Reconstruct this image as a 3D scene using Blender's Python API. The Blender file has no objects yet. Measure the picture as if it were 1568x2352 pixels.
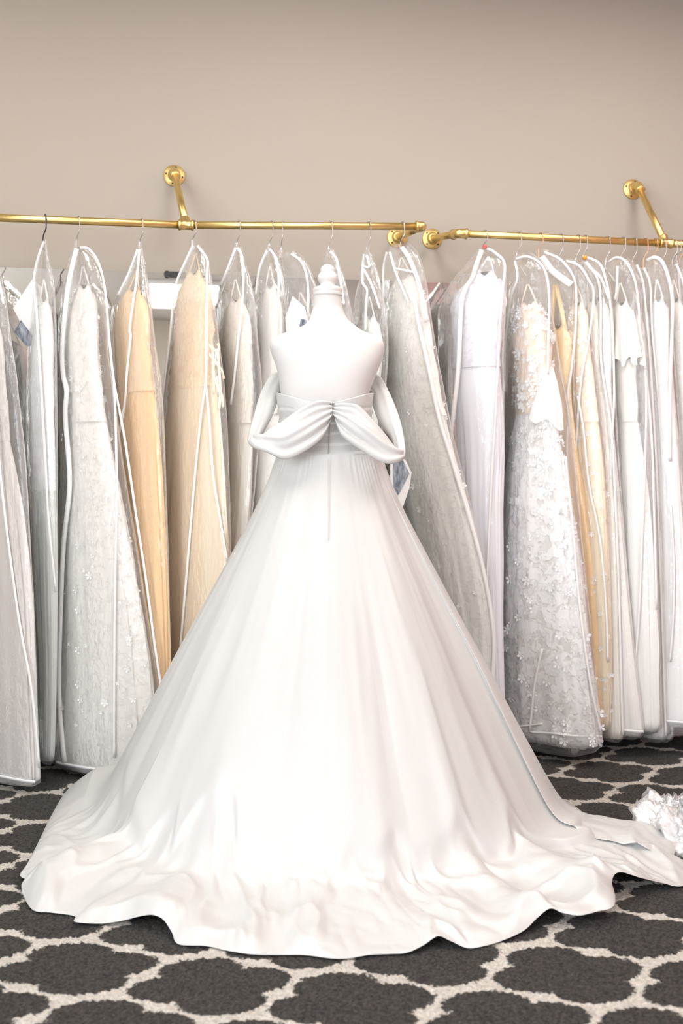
import bpy, math, random
import numpy as np
from mathutils import Vector, noise as mnoise

random.seed(4)
S = bpy.context.scene
COL = S.collection

# ------------------------------------------------------------------ camera
F, CX, HY, H0 = 2400.0, 784.0, 1150.0, 0.95     # focal length in pixels, principal column, horizon row, eye height
cam = bpy.data.cameras.new('camera')
cam.sensor_fit = 'VERTICAL'; cam.sensor_height = 36.0; cam.sensor_width = 24.0
cam.lens = 36.0 * F / 2352.0
cam.shift_y = (HY - 1176.0) / 2352.0
cam.clip_start = 0.02
cam.dof.use_dof = True; cam.dof.focus_distance = 2.95; cam.dof.aperture_fstop = 3.2
camo = bpy.data.objects.new('camera', cam); COL.objects.link(camo)
camo.location = (0, 0, H0); camo.rotation_euler = (math.pi/2, 0, 0)
S.camera = camo

# ------------------------------------------------------------------ world, exposure
w = bpy.data.worlds.new('world'); S.world = w; w.use_nodes = True
w.node_tree.nodes['Background'].inputs[0].default_value = (0.62, 0.72, 0.90, 1)
w.node_tree.nodes['Background'].inputs[1].default_value = 0.5
S.view_settings.view_transform = 'Standard'; S.view_settings.look = 'None'
S.view_settings.gamma = 1.0; S.view_settings.use_curve_mapping = False
S.view_settings.exposure = 0.91
S.cycles.use_denoising = True; S.cycles.use_adaptive_sampling = True; S.cycles.adaptive_threshold = 0.05
S.cycles.max_bounces = 7; S.cycles.diffuse_bounces = 4; S.cycles.glossy_bounces = 3
S.cycles.transmission_bounces = 6; S.cycles.transparent_max_bounces = 24
S.cycles.caustics_reflective = False; S.cycles.caustics_refractive = False

LED_POWER = 5.6          # ceiling panels (warm white)
WINDOW_POWER = 5.5       # unseen windows added left and behind the camera (daylight)

# ------------------------------------------------------------------ helpers
def px(x, y, Y): return Vector(((x-CX)/F*Y, Y, H0+(HY-y)/F*Y))
def onfloor(x, y):
    Y = F*H0/(y-HY); return Vector(((x-CX)/F*Y, Y, 0))
WS = 0.168                                       # the back wall recedes to the right
def wallY(x): return 4.05/(1-WS*(x-CX)/F)
WN = Vector((WS, -1, 0)).normalized(); WU = Vector((1, WS, 0)).normalized()
def rodY(x): return 4.05/(1-WS*(x-CX)/F) - 0.305

def pchip(xs, ys):
    xs = np.asarray(xs, float); ys = np.asarray(ys, float)
    h = np.diff(xs); d = np.diff(ys)/h
    m = np.zeros_like(ys); m[0] = d[0]; m[-1] = d[-1]
    for i in range(1, len(xs)-1):
        if d[i-1]*d[i] > 0:
            w1 = 2*h[i]+h[i-1]; w2 = h[i]+2*h[i-1]
            m[i] = (w1+w2)/(w1/d[i-1]+w2/d[i])
    def f(x):
        x = np.clip(np.asarray(x, float), xs[0], xs[-1])
        i = np.clip(np.searchsorted(xs, x)-1, 0, len(h)-1)
        t = (x-xs[i])/h[i]
        return ((2*t**3-3*t**2+1)*ys[i] + (t**3-2*t**2+t)*h[i]*m[i] + (-2*t**3+3*t**2)*ys[i+1] + (t**3-t**2)*h[i]*m[i+1])
    return f

def nz(x, y, z): return mnoise.noise(Vector((x, y, z)))
def fbm(x, y, z, o=3): return mnoise.fractal(Vector((x, y, z)), 1.0, 2.0, o)

def tag(o, label=None, cat=None, group=None, kind=None):
    if label: o['label'] = label
    if cat: o['category'] = cat
    if group: o['group'] = group
    if kind: o['kind'] = kind
    return o
def thing(name, label, cat, loc=(0, 0, 0), group=None):
    o = bpy.data.objects.new(name, None); COL.objects.link(o); o.location = loc
    o.empty_display_size = .05
    return tag(o, label, cat, group)
def mk(name, verts, faces, mat, parent=None, smooth=True):
    me = bpy.data.meshes.new(name)
    off = Vector(parent.location) if parent is not None and parent.parent is None else Vector((0, 0, 0))
    if parent is not None and parent.parent is not None: off = Vector(parent.parent.location)+Vector(parent.location)
    if off.length > 0:
        v = np.asarray([tuple(p) for p in verts], float) - np.array(off)
        verts = v.tolist()
    me.from_pydata([tuple(v) for v in verts], [], [tuple(f) for f in faces])
    if smooth: me.polygons.foreach_set('use_smooth', [True]*len(me.polygons))
    me.update()
    if mat is not None: me.materials.append(mat)
    o = bpy.data.objects.new(name, me); COL.objects.link(o)
    if parent is not None: o.parent = parent
    return o
def grid_faces(n, m, close=False, base=0):
    f = []
    mm = m if close else m-1
    for i in range(n-1):
        for j in range(mm):
            a = base+i*m+j; b = base+i*m+(j+1) % m
            f.append((a, b, b+m, a+m))
    return f
class MB:
    def __init__(s): s.v = []; s.f = []
    def add(s, v, f):
        b = len(s.v); s.v += [tuple(p) for p in v]; s.f += [tuple(i+b for i in q) for q in f]; return s
    def box(s, c, e, ux=(1, 0, 0), uy=(0, 1, 0), uz=(0, 0, 1)):
        c = Vector(c); ux = Vector(ux); uy = Vector(uy); uz = Vector(uz)
        vs = [c+ux*a*e[0]/2+uy*b*e[1]/2+uz*d*e[2]/2 for a in (-1, 1) for b in (-1, 1) for d in (-1, 1)]
        return s.add(vs, [(0, 1, 3, 2), (4, 6, 7, 5), (0, 4, 5, 1), (2, 3, 7, 6), (0, 2, 6, 4), (1, 5, 7, 3)])
    def tube(s, pts, r, n=10, caps=True):
        pts = [Vector(p) for p in pts]; k = len(pts)
        rs = r if isinstance(r, (list, tuple)) else [r]*k
        t0 = (pts[1]-pts[0]).normalized()
        nrm = t0.orthogonal().normalized(); vs = []
        for i in range(k):
            t = (pts[min(i+1, k-1)]-pts[max(i-1, 0)])
            t = t.normalized() if t.length > 1e-9 else t0
            nrm = (nrm - t*nrm.dot(t)).normalized(); bi = t.cross(nrm)
            for j in range(n):
                a = 2*math.pi*j/n
                vs.append(pts[i]+(nrm*math.cos(a)+bi*math.sin(a))*rs[i])
        fs = grid_faces(k, n, True)
        if caps:
            fs.append(tuple(range(n-1, -1, -1))); fs.append(tuple((k-1)*n+j for j in range(n)))
        return s.add(vs, fs)
    def lathe(s, c, ax, prof, n=32):
        # prof: list of (distance along ax, radius)
        c = Vector(c); ax = Vector(ax).normalized(); u = ax.orthogonal().normalized(); v = ax.cross(u); vs = []
        for (d, r) in prof:
            for j in range(n):
                a = 2*math.pi*j/n; vs.append(c+ax*d+(u*math.cos(a)+v*math.sin(a))*max(r, 1e-5))
        return s.add(vs, grid_faces(len(prof), n, True))
    def strip(s, pts, width, thick, up=(0, -1, 0)):
        pts = [Vector(p) for p in pts]; k = len(pts); vs = []; up = Vector(up)
        for i in range(k):
            t = (pts[min(i+1, k-1)]-pts[max(i-1, 0)]).normalized()
            sd = t.cross(up)
            sd = sd.normalized() if sd.length > 1e-6 else Vector((1, 0, 0))
            n = sd.cross(t).normalized()
            for a, b in ((-1, -1), (1, -1), (1, 1), (-1, 1)):
                vs.append(pts[i]+sd*a*width/2+n*b*thick/2)
        fs = grid_faces(k, 4, True); fs.append((3, 2, 1, 0)); fs.append(tuple((k-1)*4+j for j in range(4)))
        return s.add(vs, fs)
    def build(s, name, mat, parent=None, smooth=True): return mk(name, s.v, s.f, mat, parent, smooth)

def densify(pts, n=6):
    """smooth a polyline of Vectors (Catmull-Rom)"""
    P = [Vector(p) for p in pts]; out = []
    for i in range(len(P)-1):
        p0 = P[max(i-1, 0)]; p1 = P[i]; p2 = P[i+1]; p3 = P[min(i+2, len(P)-1)]
        for k in range(n):
            t = k/n
            out.append(0.5*((2*p1)+(p2-p0)*t+(2*p0-5*p1+4*p2-p3)*t*t+(3*p1-p0-3*p2+p3)*t**3))
    out.append(P[-1]); return out

# ------------------------------------------------------------------ materials
def newmat(name):
    m = bpy.data.materials.new(name); m.use_nodes = True
    nt = m.node_tree; nt.nodes.clear()
    out = nt.nodes.new('ShaderNodeOutputMaterial'); return m, nt, out
def N(nt, typ, **kw):
    n = nt.nodes.new(typ)
    for k, v in kw.items():
        if k.startswith('in_'): n.inputs[int(k[3:])].default_value = v
        else: setattr(n, k, v)
    return n
def bsdf(nt, **kw):
    b = nt.nodes.new('ShaderNodeBsdfPrincipled')
    for k, v in kw.items(): b.inputs[k.replace('_', ' ')].default_value = v
    return b
def cloth(name, col, rough=.7, var=.06, scale=(30, 30, 4), bump=.15, sheen=.2, trans=0.0, bscale=60, spec=.3, dist=.004):
    m, nt, out = newmat(name)
    b = bsdf(nt, Roughness=rough, Sheen_Weight=sheen, Specular_IOR_Level=spec)
    tc = N(nt, 'ShaderNodeTexCoord'); mp = N(nt, 'ShaderNodeMapping'); mp.inputs['Scale'].default_value = scale
    no = N(nt, 'ShaderNodeTexNoise'); no.inputs['Scale'].default_value = 1.0; no.inputs['Detail'].default_value = 4
    nt.links.new(tc.outputs['Object'], mp.inputs[0]); nt.links.new(mp.outputs[0], no.inputs[0])
    mx = N(nt, 'ShaderNodeMix', data_type='RGBA')
    c = np.array(col)
    mx.inputs[6].default_value = (*np.clip(c*(1-var), 0, 1), 1); mx.inputs[7].default_value = (*np.clip(c*(1+var), 0, .97), 1)
    nt.links.new(no.outputs['Fac'], mx.inputs[0]); nt.links.new(mx.outputs[2], b.inputs['Base Color'])
    n2 = N(nt, 'ShaderNodeTexNoise'); n2.inputs['Scale'].default_value = bscale; n2.inputs['Detail'].default_value = 3
    nt.links.new(tc.outputs['Object'], n2.inputs[0])
    bp = N(nt, 'ShaderNodeBump'); bp.inputs['Strength'].default_value = bump; bp.inputs['Distance'].default_value = dist
    nt.links.new(n2.outputs['Fac'], bp.inputs['Height']); nt.links.new(bp.outputs[0], b.inputs['Normal'])
    sh = b
    if trans > 0:
        tr = N(nt, 'ShaderNodeBsdfTranslucent'); nt.links.new(mx.outputs[2], tr.inputs[0])
        ms = N(nt, 'ShaderNodeMixShader'); ms.inputs[0].default_value = trans
        nt.links.new(b.outputs[0], ms.inputs[1]); nt.links.new(tr.outputs[0], ms.inputs[2]); sh = ms
    nt.links.new(sh.outputs[0], out.inputs[0]); return m
def lace(name, base, motif, scale=26, thr=.5, soft=.06, bump=.5):
    m, nt, out = newmat(name)
    b = bsdf(nt, Roughness=.75, Sheen_Weight=.2, Specular_IOR_Level=.3)
    tc = N(nt, 'ShaderNodeTexCoord')
    no = N(nt, 'ShaderNodeTexNoise'); no.inputs['Scale'].default_value = scale*.55; no.inputs['Detail'].default_value = 2
    nt.links.new(tc.outputs['Object'], no.inputs[0])
    mixv = N(nt, 'ShaderNodeMix', data_type='RGBA', blend_type='LINEAR_LIGHT'); mixv.inputs[0].default_value = .06
    nt.links.new(tc.outputs['Object'], mixv.inputs[6]); nt.links.new(no.outputs['Color'], mixv.inputs[7])
    vo = N(nt, 'ShaderNodeTexVoronoi', feature='SMOOTH_F1'); vo.inputs['Scale'].default_value = scale
    nt.links.new(mixv.outputs[2], vo.inputs['Vector'])
    vo2 = N(nt, 'ShaderNodeTexVoronoi', feature='DISTANCE_TO_EDGE'); vo2.inputs['Scale'].default_value = scale*.6
    nt.links.new(mixv.outputs[2], vo2.inputs['Vector'])
    r1 = N(nt, 'ShaderNodeMapRange'); r1.inputs[1].default_value = thr-soft; r1.inputs[2].default_value = thr+soft; r1.inputs[3].default_value = 1; r1.inputs[4].default_value = 0
    nt.links.new(vo.outputs['Distance'], r1.inputs[0])
    r2 = N(nt, 'ShaderNodeMapRange'); r2.inputs[1].default_value = .03; r2.inputs[2].default_value = .07; r2.inputs[3].default_value = .8; r2.inputs[4].default_value = 0
    nt.links.new(vo2.outputs['Distance'], r2.inputs[0])
    mxm = N(nt, 'ShaderNodeMath', operation='MAXIMUM'); nt.links.new(r1.outputs[0], mxm.inputs[0]); nt.links.new(r2.outputs[0], mxm.inputs[1])
    mx = N(nt, 'ShaderNodeMix', data_type='RGBA'); mx.inputs[6].default_value = (*base, 1); mx.inputs[7].default_value = (*motif, 1)
    nt.links.new(mxm.outputs[0], mx.inputs[0]); nt.links.new(mx.outputs[2], b.inputs['Base Color'])
    bp = N(nt, 'ShaderNodeBump'); bp.inputs['Strength'].default_value = bump; bp.inputs['Distance'].default_value = .004
    nt.links.new(mxm.outputs[0], bp.inputs['Height']); nt.links.new(bp.outputs[0], b.inputs['Normal'])
    nt.links.new(b.outputs[0], out.inputs[0]); return m
def film(name, haze=.16, tint=(1, 1, 1), hazecol=(.97, .97, .97), rough=.10, gl=1.1):
    """thin clear vinyl: mostly see-through, a little milky, glossy on its wrinkles"""
    m, nt, out = newmat(name)
    tr = N(nt, 'ShaderNodeBsdfTransparent'); tr.inputs[0].default_value = (*tint, 1)
    df = N(nt, 'ShaderNodeBsdfDiffuse'); df.inputs[0].default_value = (*hazecol, 1)
    tl = N(nt, 'ShaderNodeBsdfTranslucent'); tl.inputs[0].default_value = (*hazecol, 1)
    a0 = N(nt, 'ShaderNodeMixShader'); a0.inputs[0].default_value = .5
    nt.links.new(df.outputs[0], a0.inputs[1]); nt.links.new(tl.outputs[0], a0.inputs[2])
    a = N(nt, 'ShaderNodeMixShader'); a.inputs[0].default_value = haze
    nt.links.new(tr.outputs[0], a.inputs[1]); nt.links.new(a0.outputs[0], a.inputs[2])
    lw = N(nt, 'ShaderNodeLayerWeight'); lw.inputs[0].default_value = .5          # a longer way through the vinyl looks milkier
    hz = N(nt, 'ShaderNodeMapRange'); hz.inputs[1].default_value = .35; hz.inputs[2].default_value = 1.0; hz.inputs[3].default_value = haze; hz.inputs[4].default_value = min(.6, haze+.38)
    nt.links.new(lw.outputs['Facing'], hz.inputs[0]); nt.links.new(hz.outputs[0], a.inputs[0])
    tc = N(nt, 'ShaderNodeTexCoord'); mp = N(nt, 'ShaderNodeMapping'); mp.inputs['Scale'].default_value = (1, 1, .45)
    nt.links.new(tc.outputs['Object'], mp.inputs[0])
    n1 = N(nt, 'ShaderNodeTexNoise'); n1.inputs['Scale'].default_value = 16; n1.inputs['Detail'].default_value = 3; n1.inputs['Roughness'].default_value = .6
    nt.links.new(mp.outputs[0], n1.inputs[0])
    bp = N(nt, 'ShaderNodeBump'); bp.inputs['Strength'].default_value = .35; bp.inputs['Distance'].default_value = .02
    nt.links.new(n1.outputs['Fac'], bp.inputs['Height'])
    n5 = N(nt, 'ShaderNodeTexNoise'); n5.inputs['Scale'].default_value = 75; n5.inputs['Detail'].default_value = 2
    nt.links.new(mp.outputs[0], n5.inputs[0])
    b5 = N(nt, 'ShaderNodeBump'); b5.inputs['Strength'].default_value = .40; b5.inputs['Distance'].default_value = .007
    nt.links.new(n5.outputs['Fac'], b5.inputs['Height']); nt.links.new(bp.outputs[0], b5.inputs['Normal']); bp = b5
    gs = N(nt, 'ShaderNodeBsdfGlossy'); gs.inputs['Roughness'].default_value = rough; gs.inputs[0].default_value = (1, 1, 1, 1)
    nt.links.new(bp.outputs[0], gs.inputs['Normal'])
    fr = N(nt, 'ShaderNodeFresnel'); fr.inputs[0].default_value = 1.42; nt.links.new(bp.outputs[0], fr.inputs[1])
    fm = N(nt, 'ShaderNodeMath', operation='MULTIPLY'); fm.inputs[1].default_value = gl; nt.links.new(fr.outputs[0], fm.inputs[0])
    f2 = N(nt, 'ShaderNodeMath', operation='MINIMUM'); f2.inputs[1].default_value = .30; nt.links.new(fm.outputs[0], f2.inputs[0]); fm = f2
    c = N(nt, 'ShaderNodeMixShader'); nt.links.new(fm.outputs[0], c.inputs[0])
    nt.links.new(a.outputs[0], c.inputs[1]); nt.links.new(gs.outputs[0], c.inputs[2])
    nt.links.new(c.outputs[0], out.inputs[0]); return m
def plain(name, col, rough=.5, metal=0.0, spec=.5, bump=0.0, bscale=200, var=.04, vscale=8):
    m, nt, out = newmat(name)
    b = bsdf(nt, Roughness=rough, Metallic=metal, Specular_IOR_Level=spec)
    tc = N(nt, 'ShaderNodeTexCoord'); no = N(nt, 'ShaderNodeTexNoise'); no.inputs['Scale'].default_value = vscale; no.inputs['Detail'].default_value = 3
    nt.links.new(tc.outputs['Object'], no.inputs[0])
    mx = N(nt, 'ShaderNodeMix', data_type='RGBA'); c = np.array(col)
    mx.inputs[6].default_value = (*np.clip(c*(1-var), 0, 1), 1); mx.inputs[7].default_value = (*np.clip(c*(1+var), 0, 1), 1)
    nt.links.new(no.outputs['Fac'], mx.inputs[0]); nt.links.new(mx.outputs[2], b.inputs['Base Color'])
    if bump > 0:
        n2 = N(nt, 'ShaderNodeTexNoise'); n2.inputs['Scale'].default_value = bscale; n2.inputs['Detail'].default_value = 2
        nt.links.new(tc.outputs['Object'], n2.inputs[0])
        bp = N(nt, 'ShaderNodeBump'); bp.inputs['Strength'].default_value = bump; bp.inputs['Distance'].default_value = .001
        nt.links.new(n2.outputs['Fac'], bp.inputs['Height']); nt.links.new(bp.outputs[0], b.inputs['Normal'])
    nt.links.new(b.outputs[0], out.inputs[0]); return m
def emit(name, col, st):
    m, nt, out = newmat(name); e = N(nt, 'ShaderNodeEmission'); e.inputs[0].default_value = (*col, 1); e.inputs[1].default_value = st
    nt.links.new(e.outputs[0], out.inputs[0]); return m

M = {}
M['wall'] = plain('wall_paint', (.440, .392, .334), .75, spec=.25, bump=.25, bscale=120, var=.012, vscale=1.5)
M['wall_mauve'] = plain('mauve_wall_paint', (.42, .24, .215), .8, spec=.2, bump=.2, bscale=120, var=.02, vscale=2)
M['ceiling'] = plain('ceiling_paint', (.34, .305, .27), .8, spec=.2, bump=.2, bscale=150, var=.01)
M['floor'] = plain('floor_boards', (.30, .24, .19), .5, var=.1, vscale=5)
M['white_trim'] = plain('white_trim', (.85, .84, .82), .45)
M['gold'] = plain('brushed_gold_pipe', (.86, .64, .26), .36, metal=1.0, bump=.25, bscale=300, var=.06, vscale=20)
M['gold_matte'] = plain('painted_gold_fitting', (.82, .60, .24), .42, metal=.85, bump=.6, bscale=160, var=.10, vscale=30)
M['dark'] = plain('dark_hole', (.03, .03, .03), .5)
M['steel'] = plain('hanger_wire', (.62, .61, .60), .25, metal=1.0)
M['copper'] = plain('copper_wire', (.85, .50, .32), .3, metal=1.0)
M['black_wire'] = plain('black_wire', (.05, .05, .05), .35, metal=.6)
M['clear_plastic'] = film('clear_hanger_plastic', haze=.10, rough=.08, gl=1.6)
M['white_plastic'] = plain('white_plastic', (.85, .85, .84), .35)
M['red'] = plain('red_bead', (.75, .06, .05), .35); M['orange'] = plain('orange_bead', (.95, .33, .03), .35)
M['black'] = plain('black_clip', (.02, .02, .02), .4)
M['piping'] = cloth('white_piping', (.90, .89, .88), .6, .02, bump=.1, sheen=.1)
M['film'] = film('garment_film')
M['mannequin'] = cloth('mannequin_jersey', (.63, .615, .605), .85, .01, bump=.25, bscale=700, sheen=.25, spec=.2, dist=.0006)
M['white_wood'] = plain('white_painted_wood', (.68, .665, .66), .38, var=.01)
def mirror_mat():
    m, nt, out = newmat('mirror_glass'); b = bsdf(nt, Roughness=.01, Metallic=1.0); b.inputs['Base Color'].default_value = (.68, .69, .67, 1)
    nt.links.new(b.outputs[0], out.inputs[0]); return m
M['mirror'] = mirror_mat()
def satin(name, col, rough=.36, fine=.12):
    m, nt, out = newmat(name)
    b = bsdf(nt, Roughness=rough, Specular_IOR_Level=.55, Sheen_Weight=.12)
    b.inputs['Base Color'].default_value = (*col, 1); b.inputs['Anisotropic'].default_value = .45
    tc = N(nt, 'ShaderNodeTexCoord'); no = N(nt, 'ShaderNodeTexNoise'); no.inputs['Scale'].default_value = 9; no.inputs['Detail'].default_value = 5; no.inputs['Roughness'].default_value = .55
    nt.links.new(tc.outputs['Object'], no.inputs[0])
    bp = N(nt, 'ShaderNodeBump'); bp.inputs['Strength'].default_value = fine; bp.inputs['Distance'].default_value = .02
    nt.links.new(no.outputs['Fac'], bp.inputs['Height'])
    wv = N(nt, 'ShaderNodeTexNoise'); wv.inputs['Scale'].default_value = 900; nt.links.new(tc.outputs['Object'], wv.inputs[0])
    b2 = N(nt, 'ShaderNodeBump'); b2.inputs['Strength'].default_value = .12; b2.inputs['Distance'].default_value = .0004
    nt.links.new(wv.outputs['Fac'], b2.inputs['Height']); nt.links.new(bp.outputs[0], b2.inputs['Normal'])
    nt.links.new(b2.outputs[0], b.inputs['Normal'])
    nt.links.new(b.outputs[0], out.inputs[0]); return m
M['satin'] = satin('ivory_satin', (.575, .571, .560))

# ------------------------------------------------------------------ room shell (aligned with the back wall)
CEIL = 3.02
R0 = Vector((0, 4.05, 0))
def room(u, d, z): return R0+WU*u+WN*d+Vector((0, 0, z))     # u along the back wall, d out from it
UL, UR, DR = -3.0, 1.66, 8.2
def slab(name, c, e, mat):
    o = MB().box(c, e, WU, WN, (0, 0, 1)).build(name, mat, None, False); o['kind'] = 'structure'; return o
slab('wall_back', room((UL+UR)/2, -.05, CEIL/2), (UR-UL+.2, .1, CEIL), M['wall'])
slab('wall_right', room(UR+.05, DR/2, CEIL/2), (.1, DR, CEIL), M['wall_mauve'])
slab('floor', room((UL+UR)/2, DR/2, -.06), (UR-UL+.2, DR+.2, .1), M['floor'])
slab('ceiling', room((UL+UR)/2, DR/2, CEIL+.05), (UR-UL+.2, DR+.2, .1), M['ceiling'])
slab('baseboard_back', room((UL+UR)/2, .008, .05), (UR-UL, .016, .12), M['white_trim'])
# left wall and rear wall, each with an unseen window added for light
def window_wall(wname, name, org, du, span, w0, w1, z0, z1, out):
    def q(u, z, o=0.0): return org+du*u+out*o+Vector((0, 0, z))
    mb = MB()
    for (a, b, c, d) in ((span[0], w0, 0, CEIL), (w1, span[1], 0, CEIL), (w0, w1, 0, z0), (w0, w1, z1, CEIL)):
        mb.box(q((a+b)/2, (c+d)/2, .05), (b-a, .1, d-c), du, out)
    mb.build(wname, M['wall'], None, False)['kind'] = 'structure'
    win = bpy.data.objects.new(name, None); COL.objects.link(win); win['kind'] = 'structure'
    n = max(2, round((w1-w0)/1.1))
    for k in range(n+1):
        u = w0+.03+(w1-w0-.06)*k/n
        MB().box(q(u, (z0+z1)/2, .04), (.06, .07, z1-z0), du, out).build('window_mullion', M['white_trim'], win, False)
    for z in (z0+.03, z1-.03): MB().box(q((w0+w1)/2, z, .04), (w1-w0, .07, .06), du, out).build('window_rail', M['white_trim'], win, False)
    MB().box(q((w0+w1)/2, (z0+z1)/2, .075), (w1-w0-.04, .006, z1-z0-.04), du, out).build('window_light', M['daylight'], win, False)
M['daylight'] = emit('daylight_emitter', (.89, .945, 1.0), WINDOW_POWER)
window_wall('wall_left', 'unseen_window_left', room(UL, 0, 0), WN, (0, DR), 3.0, 7.4, .45, 2.75, -WU)  # unseen, added to bring light from the left front
window_wall('wall_rear', 'added_window_rear', room(0, DR, 0), WU, (UL, UR), -.35, 1.35, .45, 2.75, WN)  # added frontal fill, kept out of the mirror's view

# ceiling light panels; the row nearest the rails is added to light the bags
def panel(u, d, su, sd, label):
    c = room(u, d, CEIL-.02)
    t = thing('ceiling_light', label, 'ceiling light', c, 'square light panels set in the ceiling')
    m1 = MB()
    for s in (-1, 1):
        m1.box(c+WU*s*(su/2+.015), (.03, sd+.06, .038), WU, WN); m1.box(c+WN*s*(sd/2+.015), (su, .03, .038), WU, WN)
    m1.build('frame', M['white_trim'], t, False)
    MB().box(c+Vector((0, 0, -.004)), (su, sd, .012), WU, WN).build('diffuser', emit('lit_diffuser', (1.0, .96, .91), LED_POWER), t, False)
for (u, d, wh) in ((-1.6, 1.45, 'added near the left rail'), (-.1, 1.45, 'added above the dress form'), (1.2, 1.45, 'added near the right rail'),  (-1.3, 4.6, 'in the middle of the room, left of two'), (.35, 4.6, 'in the middle of the room, right of two'), (-.5, 6.6, 'nearest the rear wall')):
    panel(u, d, .62, 1.2, 'white framed ceiling light panel '+wh)

# ------------------------------------------------------------------ rug
def rug():
    K = {(0,0):(1396,1771),(0,1):(1300,1809),(1,1):(1509,1830),(1,2):(1415,1870),(0,-1):(1486,1736),(1,0):(1593,1783),(3,6):(1434,2140),(3,7):(1304,2238),(2,7):(977,2191),(3,8):(1181,2348),(2,8):(805,2305),(1,8):(489,2260),(0,8):(172,2221),(-4,4):(91,1852),(-3,5):(103,1923)}
    G = np.array([onfloor(*v)[:2] for v in K.values()]); I = np.array(list(K.keys()), float)
    C = np.array([[-0.3066, 2.8183, -2.7094, 0.0913, -0.1486, 0.068], [4.4786, -1.2213, -4.0924, 0.1121, -0.1312, 0.3062]]).T
    def feat(P):
        x = P[:, 0]; y = P[:, 1]-2.8
        return np.stack([np.ones_like(x), x, y, x*x, x*y, y*y], 1)
    def ker(A, B): return np.exp(-((A[:, None]-B[None])**2).sum(2)/(2*.28**2))
    W = np.linalg.solve(ker(G, G)+.15*np.eye(len(G)), I-feat(G)@C)
    n, m = 500, 590
    u = np.linspace(-2.45, UR-.03, m); d = np.linspace(.06, 3.75, n)
    U2, D2 = np.meshgrid(u, d)
    rg = np.random.default_rng(5)
    gx = np.stack([R0.x+WU.x*U2.ravel()+WN.x*D2.ravel(), R0.y+WU.y*U2.ravel()+WN.y*D2.ravel()], 1)
    top = np.empty((n*m, 3)); top[:, :2] = gx+rg.uniform(-.0022, .0022, gx.shape); top[:, 2] = rg.uniform(-.0045, .0012, n*m)
    uv = feat(gx)@C+ker(gx, G)@W
    i0 = (np.arange(n-1)[:, None]*m+np.arange(m-1)[None]).ravel()
    q = np.stack([i0, i0+m, i0+m+1, i0+1], 1)
    ring = np.array([j for j in range(m)]+[i*m+m-1 for i in range(1, n)]+[(n-1)*m+j for j in range(m-2, -1, -1)]+[i*m for i in range(n-2, 0, -1)])
    low = top[ring].copy(); low[:, 2] = -.010; k = len(ring); b = n*m
    kk = np.arange(k); side = np.stack([ring, ring[(kk+1) % k], b+(kk+1) % k, b+kk], 1)
    quads = np.vstack([q, side]); V = np.vstack([top, low])
    me = bpy.data.meshes.new('trellis_rug')
    me.vertices.add(len(V)); me.vertices.foreach_set('co', V.ravel())
    nl = len(quads)*4; me.loops.add(nl+k); me.polygons.add(len(quads)+1)
    li = np.concatenate([quads.ravel(), b+kk]); me.loops.foreach_set('vertex_index', li.astype(np.int32))
    me.polygons.foreach_set('loop_start', np.concatenate([np.arange(len(quads))*4, [nl]]).astype(np.int32))
    me.update(calc_edges=True); me.validate()
    o = bpy.data.objects.new('trellis_rug', me); COL.objects.link(o)
    tag(o, 'charcoal grey shag rug with cream trellis lattice covering the floor', 'rug')
    lay = me.uv_layers.new(name='pattern')
    uvfull = np.vstack([uv, uv[ring]])
    idx = np.zeros(len(me.loops), dtype=np.int32); me.loops.foreach_get('vertex_index', idx)
    lay.data.foreach_set('uv', uvfull[idx].astype(np.float32).ravel())
    # material
    mt, nt, out = newmat('trellis_pile'); L = nt.links.new
    uvn = N(nt, 'ShaderNodeUVMap', uv_map='pattern'); tc = N(nt, 'ShaderNodeTexCoord')
    nn = N(nt, 'ShaderNodeTexNoise'); nn.inputs['Scale'].default_value = 95; nn.inputs['Detail'].default_value = 3; nn.inputs['Roughness'].default_value = .7
    L(tc.outputs['Object'], nn.inputs[0])
    def MA(op, a, b=None):
        k = N(nt, 'ShaderNodeMath', operation=op)
        for q, v in enumerate((a, b)):
            if v is None: continue
            if isinstance(v, (int, float)): k.inputs[q].default_value = v
            else: L(v, k.inputs[q])
        return k.outputs[0]
    sp = N(nt, 'ShaderNodeSeparateXYZ'); L(uvn.outputs[0], sp.inputs[0])
    ns = N(nt, 'ShaderNodeSeparateColor'); L(nn.outputs['Color'], ns.inputs[0])
    X = MA('MULTIPLY', MA('SUBTRACT', sp.outputs[0], sp.outputs[1]), .5)
    Yv = MA('MULTIPLY', MA('ADD', sp.outputs[0], sp.outputs[1]), .5)
    X = MA('ADD', X, MA('MULTIPLY', MA('SUBTRACT', ns.outputs[0], .5), .075)); Yv = MA('ADD', Yv, MA('MULTIPLY', MA('SUBTRACT', ns.outputs[1], .5), .09))
    def sdf(offs):
        x = MA('ABSOLUTE', MA('SUBTRACT', MA('FRACT', MA('ADD', X, .5+offs)), .5))
        y = MA('ABSOLUTE', MA('SUBTRACT', MA('FRACT', MA('ADD', Yv, .5+offs)), .5))
        def ln(a, b): return MA('SQRT', MA('ADD', MA('MULTIPLY', a, a), MA('MULTIPLY', b, b)))
        d1 = MA('SUBTRACT', ln(x, MA('SUBTRACT', y, .262)), .187)
        d2 = MA('SUBTRACT', ln(MA('SUBTRACT', x, .135), y), .215)
        d3 = MA('MAXIMUM', MA('SUBTRACT', x, .165), MA('SUBTRACT', y, .19))
        return MA('MINIMUM', MA('MINIMUM', d1, d2), d3)
    dd = MA('MINIMUM', sdf(0.0), sdf(.5))
    mr = N(nt, 'ShaderNodeMapRange'); mr.inputs[1].default_value = -.006; mr.inputs[2].default_value = .006; L(dd, mr.inputs[0])
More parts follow.
